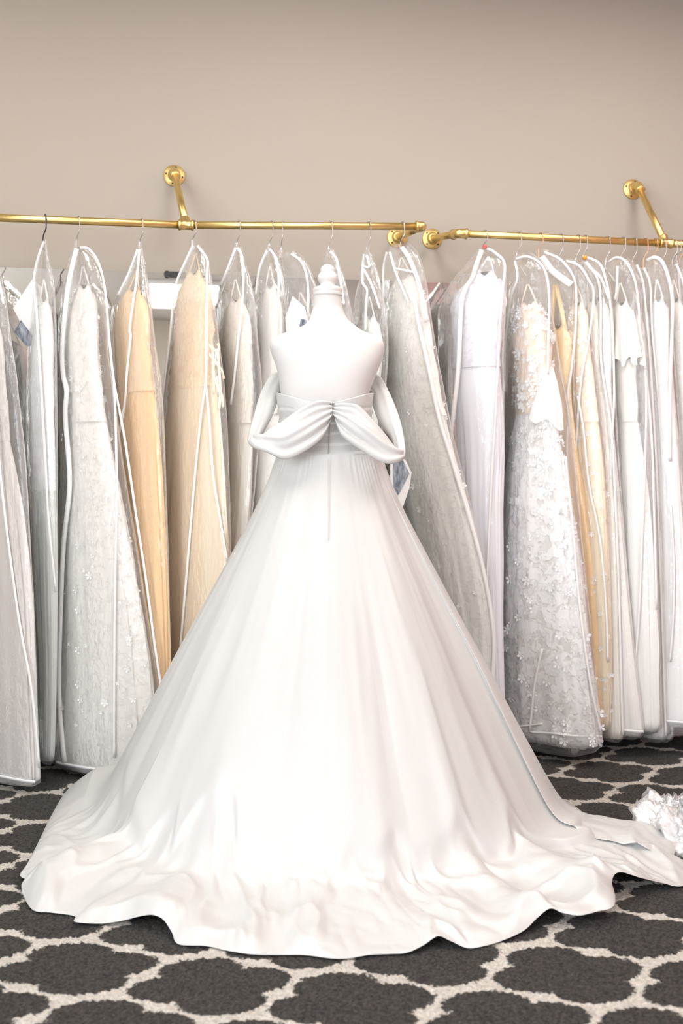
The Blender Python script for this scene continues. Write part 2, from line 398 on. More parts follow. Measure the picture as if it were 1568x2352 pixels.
    n3 = N(nt, 'ShaderNodeTexNoise'); n3.inputs['Scale'].default_value = 140; n3.inputs['Detail'].default_value = 4; n3.inputs['Roughness'].default_value = .75
    L(tc.outputs['Object'], n3.inputs[0])
    cr = N(nt, 'ShaderNodeMapRange'); cr.inputs[1].default_value = .40; cr.inputs[2].default_value = .62; L(n3.outputs['Fac'], cr.inputs[0])
    dk = N(nt, 'ShaderNodeMix', data_type='RGBA'); dk.inputs[6].default_value = (.003, .0025, .002, 1); dk.inputs[7].default_value = (.078, .063, .051, 1); L(cr.outputs[0], dk.inputs[0])
    lt = N(nt, 'ShaderNodeMix', data_type='RGBA'); lt.inputs[6].default_value = (.62, .565, .50, 1); lt.inputs[7].default_value = (.90, .85, .775, 1); L(cr.outputs[0], lt.inputs[0])
    mx = N(nt, 'ShaderNodeMix', data_type='RGBA'); L(mr.outputs[0], mx.inputs[0]); L(dk.outputs[2], mx.inputs[6]); L(lt.outputs[2], mx.inputs[7])
    bs = bsdf(nt, Roughness=.95, Specular_IOR_Level=.1, Sheen_Weight=.15); L(mx.outputs[2], bs.inputs['Base Color'])
    bp = N(nt, 'ShaderNodeBump'); bp.inputs['Strength'].default_value = .9; bp.inputs['Distance'].default_value = .012; L(n3.outputs['Fac'], bp.inputs['Height']); L(bp.outputs[0], bs.inputs['Normal'])
    L(bs.outputs[0], out.inputs[0]); me.materials.append(mt)
    return o
rug()

# ------------------------------------------------------------------ mirror on the wall behind the rail
def mirror():
    uL, uR, z0, z1 = -2.35, (1050-CX)/F*wallY(1050)/WU.x, .12, 1.805
    c = room((uL+uR)/2, .012, (z0+z1)/2)
    t = thing('wall_mirror', 'wide frameless wall mirror behind the left row of garment bags', 'mirror', (c.x, c.y, z0))
    MB().box(c, (uR-uL, .008, z1-z0), WU, WN).build('mirror_glass', M['mirror'], t, False)
    cp = px(396, 633, wallY(396)); cp = room((cp-R0).dot(WU), .014, cp.z)
    m1 = MB(); m1.box(cp+WU*.012, (.075, .024, .020), WU, WN); m1.lathe(cp-WU*.02+WN*.008, WN, [(0, 0), (0, .012), (.008, .012), (.008, .0)], 16)
    m1.build('black_clip', M['black'], t, False)['label'] = 'black clip holding the mirror top edge'
mirror()

# ------------------------------------------------------------------ gold pipe rails
PR = .0132
def flange(parent, c, hole_rot=0):
    c = Vector(c)
    fl = MB().lathe(c, WN, [(0, 0), (0, .0405), (.004, .0405), (.006, .039), (.008, .026), (.011, .022), (.020, .0195), (.022, .0195), (.022, .012)], 40).build('wall_flange', M['gold_matte'], parent)
    up = Vector((0, 0, 1)); sd = up.cross(WN).normalized()
    for k in range(4):
        a = hole_rot+math.pi/4+k*math.pi/2
        p = c+(up*math.sin(a)+sd*math.cos(a))*.030+WN*.0055
        o = MB().lathe(p, WN, [(0, .0042), (.0022, .0042), (.0022, .0)], 12).build('screw_hole', M['dark'], fl)  # dark discs stand in for the shade inside the flange holes
    return fl
def fitting(p, axis, r=.0162, L=.045):
    a = Vector(axis).normalized()
    return [(-L/2-.004, r*.85), (-L/2-.004, r+.0022), (-L/2, r+.0028), (-L/2+.004, r+.0022), (-L/2+.005, r), (L/2-.005, r), (L/2-.004, r+.0022), (L/2, r+.0028), (L/2+.004, r+.0022), (L/2+.004, r*.85)]
def pipe(parent, name, a, b): return MB().tube([a, Vector(a).lerp(Vector(b), .5), b], PR, 20).build(name, M['gold'], parent)

tee1 = px(427, 517, 3.64); endL = px(970, 520, rodY(970)); startL = px(-140, 495, 3.50)
def rail_left():
    t = thing('clothes_rail', 'left gold pipe clothes rail braced to the beige wall', 'clothes rail', (tee1.x, tee1.y, 0), 'gold pipe clothes rails')
    pipe(t, 'rail_pipe', startL, tee1); pipe(t, 'rail_pipe', tee1, endL)
    ax = (endL-startL).normalized()
    wf = px(400, 404, wallY(400)); wf = room((wf-R0).dot(WU), 0, wf.z)
    hub = wf+WN*.045
    MB().lathe(tee1, ax, fitting(tee1, ax), 24).add(*[[], []]).lathe(tee1, (hub-tee1), [(.010, .0150), (.022, .0158), (.030, .0185), (.034, .0185), (.034, .012)], 24).build('tee_fitting', M['gold'], t)
    flange(t, wf, .6)
    MB().tube(densify([wf+WN*.01, hub, hub+(tee1-hub).normalized()*.03], 6), .0175, 20).lathe(hub+(tee1-hub).normalized()*.028, (tee1-hub), [(0, .0175), (.002, .0200), (.006, .0200), (.008, .012)], 24).build('elbow_fitting', M['gold_matte'], t)
    pipe(t, 'brace_pipe', hub+(tee1-hub).normalized()*.02, tee1)
    # end return to the wall
    we = px(912, 546, wallY(912)); we = room((we-R0).dot(WU), 0, we.z)
    flange(t, we, 0)
    e2 = endL+(we-endL).normalized()*.05
    MB().tube(densify([endL-ax*.022, endL-ax*.004, endL+(we-endL).normalized()*.010, e2], 6), .0172, 20).lathe(endL-ax*.022, ax, [(-.004, .013), (-.004, .0195), (.002, .020), (.006, .0175)], 24).build('elbow_fitting', M['gold'], t)
    pipe(t, 'return_pipe', e2, we+WN*.005)
rail_left()
tee2 = px(1528, 559, rodY(1528)); startR = px(1052, 536, rodY(1052)-.005); endR = px(1700, 568.5, rodY(1700))
def rail_right():
    t = thing('clothes_rail', 'right gold pipe clothes rail crowded with wire hangers', 'clothes rail', (tee2.x, tee2.y, 0), 'gold pipe clothes rails')
    pipe(t, 'rail_pipe', startR, tee2); pipe(t, 'rail_pipe', tee2, endR)
    ax = (endR-startR).normalized()
    wf = px(1452, 435, wallY(1452)); wf = room((wf-R0).dot(WU), 0, wf.z)
    hub = wf+WN*.05
    MB().lathe(tee2, ax, fitting(tee2, ax), 24).lathe(tee2, (hub-tee2), [(.010, .0150), (.022, .0158), (.030, .0185), (.034, .0185), (.034, .012)], 24).build('tee_fitting', M['gold'], t)
    flange(t, wf, .5)
    MB().tube(densify([wf+WN*.01, hub, hub+(tee2-hub).normalized()*.03], 6), .0175, 20).lathe(hub+(tee2-hub).normalized()*.028, (tee2-hub), [(0, .0175), (.002, .0200), (.006, .0200), (.008, .012)], 24).build('elbow_fitting', M['gold_matte'], t)
    pipe(t, 'brace_pipe', hub+(tee2-hub).normalized()*.02, tee2)
    we = px(992, 549, wallY(992)); we = room((we-R0).dot(WU), 0, we.z)
    flange(t, we, 0)
    d = (we-startR).normalized(); e2 = startR+d*.05
    MB().tube(densify([startR+ax*.03, startR+ax*.008, startR+d*.012, e2], 6), .0172, 20).lathe(startR+ax*.03, ax, [(-.006, .0175), (-.002, .020), (.003, .0205), (.003, .013)], 24).lathe(e2, d, [(-.006, .0172), (-.002, .0195), (.003, .0195), (.003, .012)], 24).build('elbow_fitting', M['gold'], t)
    pipe(t, 'return_pipe', e2, we+WN*.005)
rail_right()

def rod_point(x):
    """point of the rail axis that stands above image column x"""
    segs = ((startL, tee1), (tee1, endL), (startR, endR))
    best = None
    for a, b in segs:
        for k in range(201):
            p = a.lerp(b, k/200); e = abs(CX+F*p.x/p.y-x)
            if best is None or e < best[0]: best = (e, p)
    return best[1]

# ------------------------------------------------------------------ garment bags
FILM_SEG = 44
class Bag:
    def __init__(s, rows, hx, shear=.9, hd=.075, dy=0.0, seed=0):
        r = sorted(rows); ys = [q[0] for q in r]
        s.fl = pchip(ys, [q[1] for q in r]); s.fr = pchip(ys, [q[2] for q in r])
        s.y0, s.y1 = ys[0], ys[-1]; s.hx = hx
        s.Yc = rod_point(max(-120, min(1700, hx))).y+dy; s.shear = shear; s.hd = hd; s.seed = seed
    def row(s, y):
        l = float(s.fl(y)); r = float(s.fr(y)); hw = max((r-l)/2, 1.0); return (l+r)/2, hw
    def lim(s, hw):
        hm = hw/F*s.Yc
        hd = s.hd*min(1, .18+hm/.09)
        sh = min(s.shear, max(.15, (.255-hd)/max(hm, .01)))
        return hm, hd, sh
    def pt(s, y, c, sn, k=1.0, kd=1.0, off=0.0):
        """c = lateral -1..1, sn = -1 front .. +1 back on the unit circle"""
        cx, hw = s.row(y); hm, hd, sh = s.lim(hw)
        Yp = s.Yc - sh*hm*(c*k+off) + hd*kd*sn
        x = cx+hw*(c*k+off)
        return Vector(((x-CX)/F*Yp, Yp, H0+(HY-y)/F*s.Yc))
    def surf(s, x, y, out=.006, k=1.0, kd=1.0):
        yy = y
        for _ in range(6):
            cx, hw = s.row(yy); hm, hd, sh = s.lim(hw)
            c = max(-.995, min(.995, (x-cx)/(hw*k)))
            Yp = s.Yc - sh*hm*c*k - hd*kd*math.sqrt(1-c*c)
            z = H0+(HY-y)/F*Yp; yy = min(max(HY-(z-H0)*F/s.Yc, s.y0), s.y1)
        Yp -= out
        return Vector(((x-CX)/F*Yp, Yp, max(z, .02)))
    def cpt(s, y, c, out=.006):
        sn = -math.sqrt(max(0, 1-c*c)); p = s.pt(y, c, sn); p.y -= out; return p
    def loft(s, ya, yb, n, m, k=None, kd=None, wr=None, bottom=None, top=False, off=0.0):
        vs = []; ysn = np.linspace(0, 1, n)**1.0
        for i in range(n):
            t = ysn[i]; y = ya+(yb-ya)*t
            kk = k(t) if k else 1.0; kkd = kd(t) if kd else kk
            for j in range(m):
                a = 2*math.pi*j/m
                q = 1.0+(wr(t, a) if wr else 0)
                p = s.pt(y, math.cos(a)*q, math.sin(a)*q, kk, kkd, off)
                p.z = max(p.z, .022)
                vs.append(p)
        fs = grid_faces(n, m, True)
        if bottom:
            zb = vs[-m:]; base = len(vs)
            cen = sum((Vector(v) for v in zb), Vector())/m
            for (sc, dz) in bottom:
                for j in range(m):
                    v = cen+(zb[j]-cen)*sc; v.z = max(zb[j].z-dz, .012+.004*sc); vs.append(v)
            fs = grid_faces(n+len(bottom), m, True)
        if top: fs.append(tuple(range(m)))
        return vs, fs
GOWNM = {}
def gown_mat(key, col, kind='tulle'):
    k = (key, kind)
    if k not in GOWNM:
        if kind == 'lace': GOWNM[k] = lace('lace_'+key, tuple(np.array(col)*.95), tuple(np.clip(np.array(col)*1.05, 0, .96)), scale=46, bump=.3)
        elif kind == 'lace_strong': GOWNM[k] = lace('lace_'+key, tuple(np.array(col)*.86), (.965, .955, .945), scale=34, bump=.6)
        else: GOWNM[k] = cloth('tulle_'+key, col, .8, .03, (12, 12, .8), .10, .1, 0, 30)
    return GOWNM[k]

def hanger(hx, ny, bagname, wire='steel', bead=None, Yoff=0.0, flip=False, cap=True, bar=.0, key=''):
    rp = rod_point(hx)
    ax = (endL-tee1).normalized() if rp.x < endL.x+.01 else (endR-startR).normalized()
    t = thing('clothes_hanger', 'hook hanger'+key, 'hanger', (rp.x, rp.y, rp.z-.12), 'hangers on the gold rails')
    fr = Vector((ax.y, -ax.x, 0)).normalized()     # towards the room
    fr = (fr+ax*.25*(-1 if flip else 1)).normalized(); up = Vector((0, 0, 1)); R = PR+.0035
    pts = []
    for k in range(11):                       # hook over the pipe, from behind to front
        a = math.pi*1.12-k*(math.pi*1.15)/10
        pts.append(rp+fr*R*math.cos(a)+up*R*math.sin(a))
    nz_ = H0+(HY-ny)/F*rp.y
    drop = rp.z-nz_
    pts += [rp+fr*R-up*.3*drop+ax*.001, rp+fr*(R*.95)-up*.52*drop, rp+fr*R*.25-up*.80*drop-ax*.006, rp-up*drop-ax*.007, rp-up*(drop+.035)-ax*.007]
    MB().tube(densify(pts, 3), .0017 if wire != 'black_wire' else .0022, 8).build('hook', M[wire], t)
    nk = rp-up*drop-ax*.007
    if cap:
        MB().lathe(nk, (0, 0, -1), [(-.010, .003), (-.008, .008), (.004, .009), (.03, .0085), (.034, .006)], 14).build('neck_cap', M['clear_plastic'], t)
    if bead:
        MB().lathe(nk-up*.006+fr*.012, fr, [(-.008, .0), (-.006, .007), (0, .009), (.006, .007), (.008, 0)], 14).build('size_bead', M[bead], t)['label'] = bead+' size bead'
    if bar > 0:
        b = []
        for k in range(-8, 9):
            q = k/8; b.append(nk-up*(.03+.055*abs(q)**1.3)+(fr*.78+ax*.25).normalized()*q*bar)
        MB().tube(b, .0032, 8).build('shoulder_bar', M['clear_plastic'], t)
    return t

BAGS = {}
def ribbon(parent, name, pts, width=.010, mat=None, n=5):
    return MB().strip(densify(pts, n), width, .0022).build(name, mat or M['piping'], parent)

def make_bag(key, rows, hx, ny, label, gown=None, shear=.9, hd=.062, dy=0.0, pipes=None, bottom_pipe=True, sag=.035, hook='steel', bead=None, cap=True, bar=.045, flip=False, hlabel='', right=True, left=True, pull=None, haze=None):
    sd = sum(ord(ch) for ch in key)*.37
    b = Bag(rows, hx, shear, hd, dy, sd); BAGS[key] = b
    base = b.pt(b.y1, 0, 0)
    t = thing('garment_bag', label, 'garment bag', (base.x, base.y, .02), 'clear garment bags on the gold rails')
    def wr(tt, a):
        f = min(1, tt*6)
        return f*(.030*fbm(math.cos(a)*2.2+sd, math.sin(a)*2.2, tt*3.0, 3)+.022*nz(a*5+sd, tt*2.2, sd)+.012*nz(math.cos(a)*9, math.sin(a)*9+sd, tt*22))
    v, f = b.loft(b.y0, b.y1, 96, FILM_SEG, wr=wr, bottom=((.86, sag*.55), (.55, sag), (.1, sag*.9)) if sag else None)
    mk('clear_film', v, f, M['film'], t)
    H = b.y1-b.y0
    def line(c0, c1, wob=.03, ya=None, yb=None):
        o = []
        for k in range(15):
            q = k/14; y = (ya or b.y0)+((yb or b.y1)-(ya or b.y0))*q**1.25
            c = c0+(c1-c0)*min(1, q*1.6)+wob*nz(q*5, sd, c0*3)
            o.append(b.cpt(y, max(-.99, min(.99, c)), .004))
        return o
    if pipes is None:
        pipes = []
        if right: ribbon(t, 'piping', line(.97, .80), 0.0078)
        if left: ribbon(t, 'piping', line(-.93, -.72), 0.0078)
    for pl in pipes:
        wdt = 0.0078
        if isinstance(pl[0], (int, float)): wdt = pl[0]; pl = pl[1]
        ribbon(t, 'piping', [b.surf(x, y, .007) for x, y in pl], wdt)
    if bottom_pipe:
        pts = []
        for k in range(11):
            c = -.9+1.8*k/10; p = b.cpt(b.y1-2, c, .004); pts.append(p)
        MB().strip(densify(pts, 3), .009, .003, (0, -1, 0)).build('bottom_piping', M['piping'], t)
    if pull:
        p = b.surf(pull[0], pull[1], .012)
        MB().box(p, (.006, .003, .018)).tube([p-Vector((0, 0, .008)), p-Vector((.002, .002, .022))], .002, 8).build('zipper_pull', M['steel'], t)
    if hook: hanger(hx, ny, key, hook, bead, flip=flip, cap=cap, bar=bar, key=hlabel)
    if gown: make_gown(b, sd, **gown)
    return t

def make_gown(b, sd, label, col, top, waist=.28, kind='tulle', bodice_kind='lace', bodice_col=None, wtop=.74, ww=.62, wskirt=.965, folds=9, ruf=.05, fsize=1.0, name='wedding_gown', cat='gown', cx=0.0, flowers=0, straps=False, frill=False, bottom=None, crumple=.0, ckey=None, fcol=None):
    yb = bottom or b.y1-6
    yw = top+(yb-top)*waist
    base = b.pt(yb, 0, 0)
    t = thing(name, label, cat, (base.x, base.y, .03), 'gowns inside the clear garment bags')
    ck = ckey or label[:14].replace(' ', '_')
    bm = gown_mat(ck+'_bodice', bodice_col or col, bodice_kind); sm = gown_mat(ck, col, kind)
    kbf = pchip([0, .05, .14, .30, .6, 1.0], [wtop*.66, wtop*.80, wtop*.93, wtop, (wtop+ww)*.47, ww])
    def kb(t_): return float(kbf(t_))   # neckline, bust, waist
    kd_end = kb(1.0)
    def wrb(t_, a): return .07*fbm(math.cos(a)*2+sd, math.sin(a)*2, t_*4, 3)+.03*math.sin(8*a+sd)*t_+ruf*(nz(math.cos(a)*5, math.sin(a)*5+sd, t_*9)+.8*nz(math.cos(a)*9, math.sin(a)*9, t_*21+sd)*(ruf > .06))
    v, f = b.loft(top, yw+4, 26, 36, k=kb, kd=lambda q: min(.8, kb(q)*1.15), wr=wrb, top=True, off=cx)
    # sweetheart neckline: the first rows dip to the sides and back
    for j in range(36):
        a = 2*math.pi*j/36; c_ = math.cos(a)
        for r in range(5): v[r*36+j].z += (-.012*math.cos(2*math.pi*c_)*(1 if math.sin(a) < 0 else .3)-.010*abs(c_))*(1-r/5)
    mk('bodice', v, f, bm, t)
    def ks(t_): return kd_end+(wskirt-kd_end)*(1-math.exp(-4.2*t_))/(1-math.exp(-4.2))
    ph = [random.uniform(0, 6.28) for _ in range(4)]
    def wrs(t_, a):
        g = min(1, t_*3)
        return g*(.045*math.sin(folds*a+ph[0]+1.2*math.sin(t_*3+ph[1]))+.03*math.sin((folds*2+3)*a+ph[2])+.05*fbm(math.cos(a)*1.8+sd, math.sin(a)*1.8, t_*2.5, 3)+crumple*fbm(math.cos(a)*5+sd, math.sin(a)*5, t_*9, 3)*t_)-.03
    v2, f2 = b.loft(yw, yb, 70, 108, k=ks, kd=lambda q: min(.92, ks(q)), wr=wrs, bottom=((.8, .03), (.2, .03)), off=cx)
    mk('skirt', v2, f2, sm, t)
    st = 70 if straps is True else 34
    for q in (-1, 1):
        p = [b.pt(max(b.y0+20, top-st*1.4), q*.05, -.1, .5, 1, cx), b.pt(top-st*.5, q*.35*wtop, -.3, .8, 1, cx), b.pt(top+12, q*.52*wtop, -.35, .9, 1, cx)]
        MB().strip(densify(p, 6), .016 if straps else .005, .003).build('shoulder_strap', bm, t)
    if frill:
        mb = MB(); n = 60; vs = []
        for r in range(4):
            for j in range(n+1):
                a = math.pi*(1.02+.96*j/n); q = 1.0+.12*r+.07*r*math.sin(j*.95)
                y = top+30+r*36+10*math.sin(j*.5)
                p = b.pt(y, math.cos(a)*q, math.sin(a)*q, wtop*1.05, .8); vs.append(p)
        mb.add(vs, grid_faces(4, n+1)); mb.build('ruffle', bm, t)
    if flowers:
        mb = MB()
        nv = np.array([tuple(q) for q in v]); ns = np.array([tuple(q) for q in v2])
        rnd = random.Random(int(sd*100))
        for k in range(flowers):
            if k < flowers*.38: rr, jj, src, m_ = rnd.randrange(1, 25), rnd.randrange(16, 36), v, 36
            else: rr, jj, src, m_ = int(69*rnd.random()**.8)+1, rnd.randrange(54, 108), v2, 108
            c = Vector(src[rr*m_+jj % m_]); nb = Vector(src[rr*m_+(jj+1) % m_])-c; dn = Vector(src[(rr-1)*m_+jj % m_])-c
            if nb.length < 1e-5 or dn.length < 1e-5: continue
            n_ = nb.cross(dn).normalized()
            if n_.y > 0: n_ = -n_
            c = c+n_*.004; u = nb.normalized(); w_ = n_.cross(u); s_ = rnd.uniform(.007, .015)*fsize; a0 = rnd.uniform(0, 6)
            vs = [c+n_*.002]; fs = []
            for q in range(5):
                a = a0+q*2*math.pi/5
                for (da, rr_, zz) in ((-.45, .75, .003), (0, 1.0, .006), (.45, .75, .003)):
                    vs.append(c+(u*math.cos(a+da)+w_*math.sin(a+da))*s_*rr_+n_*zz)
                i0 = 1+q*3; fs.append((0, i0, i0+1, i0+2))
            mb.add(vs, fs)
        o = mb.build('lace_flowers', gown_mat('flower_'+ck, fcol or (.93, .92, .90), 'tulle'), t); o['kind'] = 'stuff'
    return t

# ---- left rail, from the left edge of the picture
make_bag('a', [(560, -70, -40), (600, -80, -10), (650, -90, 6), (760, -98, 22), (900, -105, 42), (1080, -115, 62), (1330, -120, 77), (1600, -125, 87), (1768, -130, 93)], -55, 552,
    'clear garment bag cut by the left edge of the picture, over a blush white gown', dict(label='blush white gown in the bag at the left picture edge', col=(.80, .765, .74), top=720, wtop=.7), pipes=[[(-62, 565), (-20, 600), (-4, 640), (8, 700)], [(-12, 900), (3, 1110), (40, 1400), (72, 1580), (90, 1762)]], hlabel=' of the bag at the left picture edge, mostly out of frame')
make_bag('b', [(553, 99, 108), (590, 88, 113), (640, 79, 122), (700, 74, 128), (800, 64, 131), (900, 60, 132), (1080, 65, 134), (1330, 75, 134), (1600, 88, 130), (1730, 88, 126)], 103, 550,
    'narrow clear garment bag seen edge-on under the black hook, over a white lace gown', dict(label='white lace gown with grey green skirt in the edge-on bag under the black hook', col=(.76, .80, .77), bodice_col=(.91, .905, .885), top=690, waist=.42, wtop=.8, ww=.85), shear=.6, hd=.07, pipes=[[(101, 556), (90, 585), (80, 625), (78, 660), (84, 720), (89, 800), (95, 900), (104, 1060), (112, 1200), (128, 1360)]], hook='black_wire', cap=False, hlabel=' with straight black hook, leftmost hook seen on the left rail', left=False, bottom_pipe=False)
make_bag('c', [(570, 168, 192), (600, 157, 220), (650, 145, 240), (700, 138, 247), (800, 132, 251), (900, 130, 263), (1080, 138, 287), (1330, 128, 328), (1600, 118, 366), (1760, 115, 372)], 181, 556,
    'clear garment bag with faint handwriting over an ivory lace gown', dict(label='ivory lace gown in the bag with faint handwriting', col=(.84, .81, .77), top=660, kind='lace', wtop=.62, wskirt=.92, crumple=.05, flowers=120), shear=.45, pipes=[(.016, [(176, 572), (160, 640), (149, 720), (143, 800), (145, 860), (153, 900), (150, 960), (160, 1110), (146, 1250), (138, 1450), (136, 1600), (148, 1750)]), [(184, 570), (205, 574), (228, 610), (243, 680), (250, 770), (262, 880), (285, 1000), (312, 1180), (335, 1330), (355, 1480), (372, 1590)], [(262, 880), (266, 1000), (268, 1150), (264, 1350), (262, 1600), (262, 1740)]], pull=(143, 1000), hlabel=' over the handwritten bag, second hook from the left')
make_bag('d', [(572, 314, 328), (600, 304, 332), (650, 280, 340), (700, 256, 347), (800, 250, 358), (900, 252, 372), (1080, 262, 380), (1330, 268, 388), (1600, 285, 395), (1720, 290, 398)], 325, 560,
    'clear garment bag over a deep apricot gown, on the third hook from the left', dict(label='deep apricot gown with smooth bodice beside the mirror glare', col=(.97, .64, .34), bodice_col=(.97, .69, .42), bodice_kind='tulle', top=668, wtop=.85, ww=.72, waist=.22, folds=7), pipes=[[(320, 574), (314, 640), (302, 720), (298, 760), (300, 775), (292, 850), (286, 930), (270, 1010)], [(316, 574), (295, 630), (270, 680)]], bottom_pipe=False, hlabel=' over the apricot gown, third hook from the left')
make_bag('e', [(562, 440, 458), (600, 420, 478), (650, 402, 486), (760, 388, 500), (900, 372, 516), (1080, 357, 526), (1330, 345, 532), (1600, 340, 536), (1720, 340, 536)], 448, 555,
    'clear garment bag over a ruffled peach cream gown beside the gold tee joint', dict(label='peach cream gown with ruffled bodice and hanging ribbons', col=(.97, .81, .61), bodice_col=(.97, .75, .54), ruf=.13, top=628, wtop=.86, ww=.78, waist=.24, folds=8, crumple=.03, ckey='peach_cream'), pipes=[[(453, 565), (468, 585), (477, 602), (475, 640), (474, 800), (472, 880), (461, 960), (448, 1090), (430, 1300), (410, 1530)], [(472, 880), (480, 960), (489, 1090), (505, 1190), (522, 1290)], [(443, 565), (422, 610), (405, 650), (397, 700), (389, 780), (372, 920), (362, 1040)]], bottom_pipe=False, hlabel=' hooked just right of the gold tee joint')
make_bag('f', [(570, 537, 556), (600, 525, 562), (650, 505, 576), (700, 498, 586), (800, 497, 594), (900, 500, 602), (1080, 500, 590), (1330, 485, 565), (1700, 470, 545)], 547, 562,
    'clear garment bag over a beige beaded gown, right of the peach cream one', dict(label='beige gown with sparse beads, right of the peach cream gown', col=(.90, .85, .78), top=690, wtop=.7, kind='tulle'), bottom_pipe=False, pipes=[[(545, 570), (556, 592), (559, 640), (556, 700), (548, 770), (541, 840), (530, 930)], [(541, 570), (522, 620), (505, 660)]], hlabel=' with silver hook, fifth from the left')
make_bag('g', [(572, 613, 628), (600, 598, 642), (650, 588, 652), (720, 583, 660), (800, 578, 664), (900, 572, 662), (1080, 556, 650), (1330, 555, 645), (1700, 550, 640)], 622, 565,
    'clear garment bag over a plain white gown, left of the mannequin shoulder', dict(label='plain white gown hanging left of the mannequin shoulder', col=(.92, .90, .86), top=660, wtop=.75, bodice_kind='tulle'), bottom_pipe=False, pipes=[[(619, 573), (634, 596), (640, 640), (638, 700), (634, 760), (632, 800)], [(613, 576), (595, 620), (587, 680)]], hlabel=' with silver hook, sixth from the left')
make_bag('h', [(583, 640, 682), (610, 640, 706), (650, 645, 722), (700, 652, 736), (800, 660, 746), (1000, 662, 740), (1330, 655, 735), (1700, 650, 735)], 651, 574,
    'clear garment bag with a rounded shoulder just left of the mannequin neck', dict(label='pale grey lace gown hidden behind the mannequin neck', col=(.88, .86, .84), top=720, wtop=.7), dy=.02, bottom_pipe=False, pipes=[[(668, 584), (690, 600), (703, 630), (708, 680), (705, 740), (700, 800)]], flip=True, hlabel=' with hook end pointing left, seventh from the left')
make_bag('i', [(578, 744, 768), (620, 738, 784), (680, 732, 800), (800, 730, 818), (1000, 738, 812), (1330, 740, 815), (1700, 740, 820)], 757, 572,
    'clear garment bag directly behind the white mannequin finial', dict(label='white tulle gown directly behind the mannequin', col=(.9, .89, .86), top=700, wtop=.7), bottom_pipe=False, pipes=[[(758, 578), (772, 596), (778, 625), (784, 660), (790, 700)]], hlabel=' above the mannequin finial')
make_bag('j', [(580, 838, 851), (610, 833, 862), (680, 815, 880), (800, 808, 892), (1000, 812, 880), (1330, 820, 895), (1700, 825, 900)], 847, 573,
    'narrow clear garment bag with a triangular window right of the mannequin neck', dict(label='pale sage gown right of the mannequin neck', col=(.80, .84, .79), top=730, wtop=.7), bottom_pipe=False, pipes=[[(836, 585), (833, 610), (832, 648), (843, 668), (840, 700), (839, 760)], [(842, 588), (848, 614), (834, 612)], [(834, 616), (855, 660), (872, 710)]], hlabel=' right of the mannequin finial, ninth from the left')
make_bag('k', [(565, 893, 940), (590, 882, 960), (650, 878, 978), (750, 876, 992), (850, 876, 1010), (1000, 884, 1040), (1200, 915, 1090), (1330, 940, 1115), (1450, 960, 1132), (1600, 975, 1130), (1700, 980, 1120)], 922, 563,
    'large slanting clear garment bag over a sequined champagne gown, last on the left rail', dict(label='sequined champagne gown slanting right of the mannequin', col=(.90, .88, .83), bodice_col=(.90, .87, .82), top=640, wtop=.9, ww=.9, kind='lace', flowers=80, waist=.3, wskirt=.95), shear=1.0, bottom_pipe=False, pipes=[(.015, [(922, 568), (938, 592), (955, 632), (966, 670), (980, 740)]), (.013, [(952, 690), (965, 760), (985, 850), (1008, 960), (1045, 1080), (1090, 1230), (1118, 1350), (1134, 1470), (1128, 1600)]), [(895, 580), (908, 625), (925, 665), (938, 695)], [(905, 617), (930, 622), (950, 626)], [(888, 580), (880, 620), (881, 690)]], hook='steel', cap=False, hlabel=' in front of the round wall flange, last on the left rail')

# ---- right rail
make_bag('l', [(571, 1100, 1126), (605, 1068, 1160), (650, 1030, 1164), (720, 1004, 1162), (850, 1006, 1158), (1000, 1026, 1158), (1200, 1045, 1150), (1400, 1075, 1150), (1600, 1100, 1155), (1690, 1110, 1160)], 1114, 566,
    'clear garment bag over a lavender lace gown, first on the right rail', dict(label='lavender lace gown, first on the right rail', col=(.87, .865, .91), bodice_col=(.83, .82, .89), top=632, wtop=.82, ww=.72, kind='tulle', waist=.2, ckey='lavender', cx=.16), shear=.5, pipes=[(.016, [(1106, 575), (1092, 615), (1084, 640), (1066, 670), (1058, 720), (1052, 850), (1040, 960), (1034, 1060), (1044, 1240), (1070, 1420)]), [(1118, 572), (1135, 580), (1158, 605), (1155, 660), (1148, 740), (1142, 860), (1136, 980), (1126, 1150), (1118, 1350), (1116, 1560)]], hook='steel', bead='red', cap=False, bottom_pipe=False, hlabel=' with a red bead, first on the right rail')
make_bag('m', [(588, 1180, 1224), (610, 1167, 1246), (650, 1160, 1262), (720, 1160, 1270), (850, 1155, 1290), (950, 1148, 1308), (1100, 1138, 1325), (1300, 1132, 1345), (1500, 1130, 1366), (1690, 1140, 1384)], 1191, 586,
    'large clear garment bag with a boxed bottom over the floral gown on the right rail', dict(label='blush gown with raised white floral lace and full skirt', col=(.91, .89, .86), bodice_col=(.97, .80, .67), bodice_kind='tulle', top=702, wtop=.80, ww=.55, waist=.25, kind='lace_strong', wskirt=.96, flowers=420, fsize=1.4, ckey='floral_lace', fcol=(.97, .96, .95)), shear=.7, hd=.09, sag=.055, pipes=[[(1184, 596), (1210, 590), (1240, 606), (1256, 640), (1261, 700), (1259, 780), (1258, 860)], [(1182, 600), (1188, 640), (1172, 690), (1160, 790), (1158, 900)], [(1298, 1050), (1316, 1220), (1330, 1380), (1354, 1560), (1381, 1686)], [(1245, 1490), (1228, 1570), (1216, 1680)], [(1216, 1681), (1270, 1684), (1310, 1689), (1381, 1691)], [(1160, 1670), (1190, 1668), (1245, 1662)]], hook='steel', cap=False, bottom_pipe=False, hlabel=' over the floral gown, second on the right rail')
